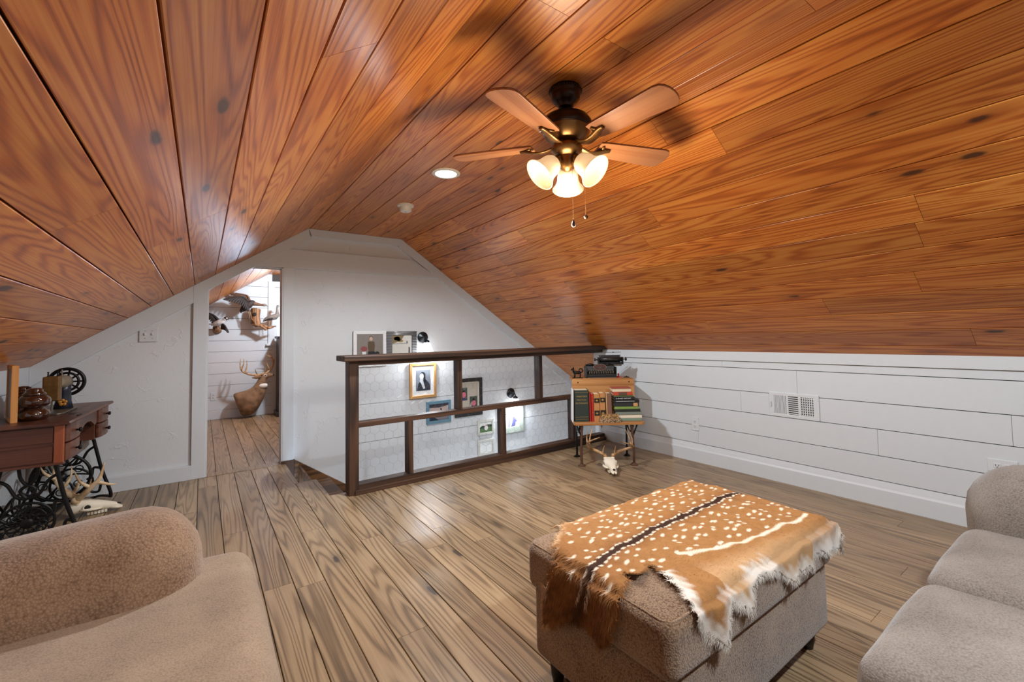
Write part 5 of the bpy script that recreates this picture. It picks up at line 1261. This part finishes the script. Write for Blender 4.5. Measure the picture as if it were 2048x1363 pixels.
# driftwood perch
dw = thing('driftwood_perch', 'gnarled driftwood perch fixed to the far wall under the birds', 'driftwood', (.66, 7.90, 1.50))
A = lambda *L: [(x_-.66, y_-7.90, z_-1.50) for x_, y_, z_ in L]
loft(A((.665, 7.92, 1.648), (.66, 7.91, 1.60), (.655, 7.90, 1.52), (.67, 7.89, 1.44), (.70, 7.88, 1.40)), [(.062, .070), (.060, .066), (.058, .064), (.062, .066), (.04, .045)], 12).build('stump', M_drift, dw, smooth=True)
MB().tube(smooth_path(A((.61, 7.90, 1.44), (.66, 7.86, 1.405), (.73, 7.84, 1.385), (.79, 7.84, 1.34), (.80, 7.84, 1.318)), 4), .022, 9).build('root', M_drift, dw, smooth=True)
MB().tube(smooth_path(A((.70, 7.86, 1.40), (.77, 7.84, 1.385), (.84, 7.83, 1.355), (.89, 7.83, 1.375), (.93, 7.83, 1.382)), 4), [.022]*9+[.016]*4+[.01]*4, 9).build('root', M_drift, dw, smooth=True)
MB().tube(smooth_path(A((.60, 7.90, 1.50), (.63, 7.85, 1.47), (.65, 7.84, 1.42), (.62, 7.86, 1.40)), 4), .020, 9).build('root', M_drift, dw, smooth=True)
MB().ball(A((.642, 7.838, 1.565))[0], (.026, .012, .030), 10).build('knot_hole', M_void, dw, smooth=True)
bx('wall_cleat', M_drift, dw, -.03, .03, .08, .168, -.05, .05)
# flying duck
d2_ = thing('mounted_duck', 'dark flying mounted duck with raised wings above the driftwood', 'mounted bird', (.57, 7.84, 1.72), 0, 'mounted birds on the far wall')
A = lambda *L: [(x_-.57, y_-7.84, z_-1.72) for x_, y_, z_ in L]
loft(A((.46, 7.86, 1.60), (.50, 7.85, 1.65), (.55, 7.84, 1.70), (.60, 7.835, 1.735), (.635, 7.83, 1.730)), [.014, .045, .058, .050, .034]).build('body', M_fdark, d2_, smooth=True)
loft(A((.61, 7.833, 1.735), (.66, 7.825, 1.722), (.72, 7.82, 1.712), (.762, 7.815, 1.712)), [.042, .026, .018, .020]).build('neck', M_fbrown, d2_, smooth=True)
MB().ball(A((.768, 7.813, 1.710))[0], (.032, .022, .022), 12).build('head', M_fgrey, d2_, smooth=True)
MB().tube(A((.79, 7.81, 1.703), (.822, 7.805, 1.684)), [(.009, .012), (.003, .010)], 8).build('bill', M_fgrey, d2_, smooth=True)
wing(MB(), *A((.575, 7.86, 1.765), (.54, 7.90, 1.855), (.40, 7.93, 1.885)), .15, back=(-.4, 0, -.8)).build('wing', M_fbrown, d2_, smooth=True)
wing(MB(), *A((.55, 7.80, 1.755), (.48, 7.74, 1.82), (.35, 7.72, 1.800)), .15, back=(.1, 0, -1)).build('wing', M_fdark, d2_, smooth=True)
MB().tube(A((.48, 7.86, 1.63), (.465, 7.87, 1.585)), [(.02, .035), (.004, .04)], 8).build('tail', M_fdark, d2_, smooth=True)
for q in (.545, .565): MB().tube(A((q, 7.85, 1.66), (q+.03, 7.86, 1.55), (q+.04, 7.87, 1.47)), .006, 7).build('leg', M_leg, d2_, smooth=True)
# standing duck
d3 = thing('mounted_duck', 'grey long necked mounted duck standing on the driftwood root', 'mounted bird', (.86, 7.82, 1.50), 0, 'mounted birds on the far wall')
A = lambda *L: [(x_-.86, y_-7.82, z_-1.50) for x_, y_, z_ in L]
loft(A((.752, 7.83, 1.455), (.80, 7.83, 1.495), (.86, 7.82, 1.515), (.915, 7.815, 1.53), (.943, 7.81, 1.565), (.944, 7.81, 1.62), (.944, 7.81, 1.67), (.952, 7.81, 1.700), (.966, 7.81, 1.702)), [.006, .030, .044, .046, .034, .020, .016, .020, .012]).build('body', M_fgrey, d3, smooth=True)
MB().tube(A((.765, 7.80, 1.462), (.82, 7.785, 1.49), (.88, 7.778, 1.505)), [(.006, .006), (.012, .020), (.010, .022)], 10).build('wing', M_fdark, d3, smooth=True)
MB().tube(A((.966, 7.81, 1.698), (1.0, 7.81, 1.688)), [(.007, .009), (.003, .008)], 8).build('bill', M_fgrey, d3, smooth=True)
for q in (.838, .872): MB().tube(A((q, 7.82, 1.48), (q-.004, 7.825, 1.42), (q-.006, 7.828, 1.375)), .005, 7).build('leg', M_leg, d3, smooth=True)
# deer shoulder mount leaning on the floor
dm = thing('deer_mount', 'antlered deer shoulder mount resting on the floor by the far wall', 'deer mount', (.58, 7.88, 0))
A = lambda *L: [(x_-.58, y_-7.88, z_) for x_, y_, z_ in L]
def ell_loft(sections, n=20):
    """sections: (centre, axis u, ru, axis v, rv)"""
    mb = MB(); vs = []
    for c_, u, ru, v, rv in sections:
        u, v = Vector(u).normalized(), Vector(v).normalized(); c_ = Vector(c_)
        for j in range(n): a = 2*math.pi*j/n; vs.append(c_+u*(ru*math.cos(a))+v*(rv*math.sin(a)))
    k = len(sections)
    return mb.add(vs, [(i*n+j, i*n+(j+1) % n, (i+1)*n+(j+1) % n, (i+1)*n+j) for i in range(k-1) for j in range(n)] + [tuple(range(n)), tuple(range((k-1)*n, k*n))])
S = lambda x_, y_, z_: (x_-.58, y_-7.88, z_)
uy = (0, 1, 0)
body = ell_loft([(S(.43, 7.90, .19), (-.35, 0, 1), .175, uy, .10), (S(.46, 7.90, .20), (-.38, 0, 1), .195, uy, .125), (S(.535, 7.885, .215), (-.5, 0, .9), .205, uy, .135), (S(.61, 7.87, .27), (-.62, 0, .8), .175, uy, .120), (S(.665, 7.86, .34), (-.8, 0, .6), .130, uy, .098),
                 (S(.715, 7.85, .42), (-.93, 0, .38), .098, uy, .080), (S(.745, 7.845, .50), (-1, 0, .22), .078, uy, .066), (S(.757, 7.842, .56), (-.96, 0, .25), .062, uy, .058), (S(.768, 7.838, .60), (-.75, 0, .66), .058, uy, .050), (S(.800, 7.825, .622), (-.35, 0, .93), .046, uy, .042), (S(.84, 7.81, .628), (-.1, 0, 1), .034, uy, .032), (S(.875, 7.80, .628), (0, 0, 1), .028, uy, .028), (S(.892, 7.795, .626), (0, 0, 1), .016, uy, .018)])
body.build('shoulder_and_head', M_deer, dm, smooth=True, sub=1)
MB().ball(S(.757, 7.812, .472), (.066, .056, .044), 12).build('throat_patch', M_throat, dm, smooth=True)
MB().ball(S(.895, 7.793, .628), (.010, .018, .016), 10).build('nose', M_black, dm, smooth=True)
for s_ in (-1, 1): MB().ball(S(.785, 7.83+s_*.040, .628), (.022, .010, .022), 10).build('eye_ring', M_throat, dm, smooth=True)
for s_ in (-1, 1): MB().ball(S(.786, 7.83+s_*.047, .630), (.012, .008, .012), 10).build('eye', M_glaze, dm, smooth=True)
for q in (((.735, 7.80, .612), (.68, 7.77, .610), (.605, 7.755, .604)), ((.745, 7.88, .618), (.80, 7.93, .640), (.862, 7.95, .640))):
    MB().tube(smooth_path(A(*q), 4), [(.010, .016)]*2+[(.008, .026)]*4+[(.004, .016), (.003, .010), (.002, .004)], 10, sq=(0, 1, .3)).build('ear', M_deer, dm, smooth=True)
antler(MB(), A((.735, 7.80, .640), (.66, 7.775, .640), (.57, 7.76, .660), (.48, 7.76, .715), (.458, 7.77, .80), (.465, 7.79, .895)),
       [A((.47, 7.76, .735), (.50, 7.78, .81), (.502, 7.80, .895)), A((.52, 7.76, .695), (.545, 7.78, .79), (.540, 7.80, .872)), A((.68, 7.775, .642), (.66, 7.77, .69), (.650, 7.765, .735))], .018).build('antler', M_antler, dm, smooth=True)
antler(MB(), A((.765, 7.87, .645), (.82, 7.90, .665), (.88, 7.91, .73), (.905, 7.90, .82), (.87, 7.88, .90), (.785, 7.86, .94)),
       [A((.905, 7.90, .80), (.915, 7.88, .86), (.920, 7.86, .90)), A((.89, 7.89, .87), (.86, 7.89, .95), (.818, 7.88, 1.01)), A((.85, 7.90, .70), (.825, 7.90, .78), (.80, 7.90, .84)), A((.79, 7.885, .655), (.79, 7.88, .70), (.80, 7.87, .74))], .018).build('antler', M_antler, dm, smooth=True)
# black cabinet
M_cab = plain('black_painted_wood', (34,34,38), .4, nz=.2)
M_cabin = plain('dark_cabinet_interior', (18,18,20), .6)
cb = thing('cabinet', 'tall black painted cabinet with shelves right of the deer mount', 'cabinet', (1.335, 7.79, 0))
for a, b in ((-.38, -.345), (.345, .38)): bx('side_panel', M_cab, cb, a, b, -.13, .20, .05, 1.19, bevel=.003)
bx('back_panel', M_cabin, cb, -.345, .345, .185, .20, .05, 1.19)
bx('plinth', M_cab, cb, -.41, .41, -.165, .20, 0, .07, bevel=.008)
bx('top_board', M_cab, cb, -.405, .405, -.16, .21, 1.19, 1.225, bevel=.006)
for s_ in (-1, 1): bx('pilaster', M_cab, cb, s_*.345-.035, s_*.345+.035, -.145, -.128, .07, 1.19, bevel=.004)
for z_ in (.22, .42, .62, .82, 1.02): bx('shelf', M_cab, cb, -.345, .345, -.12, .185, z_-.012, z_+.012, bevel=.002)
# ---- ceiling lamp of the room beyond
fl = thing('ceiling_lamp', 'round white flush ceiling lamp in the room beyond', 'ceiling light', (1.30, 6.75, 2.222))
MB().lathe([(.14, 0), (.14, -.012), (.12, -.02)], 32).build('base', M_plastic, fl, smooth=True, autos=50)
MB().lathe([(.125, -.018), (.115, -.05), (.07, -.075), (.002, -.082)], 32).build('glass_dome', gs.m, fl, smooth=True)
lamp('far_room_lamp', 'POINT', (1.30, 6.75, 2.06), 52, (.74, .87, 1.0), .06)
# ---- added fill light low in the stairwell, out of view, brightens the stair wall
lamp('stair_fill_light', 'POINT', (3.0, 3.80, -1.25), 9, (.82, .92, 1.0), .12)
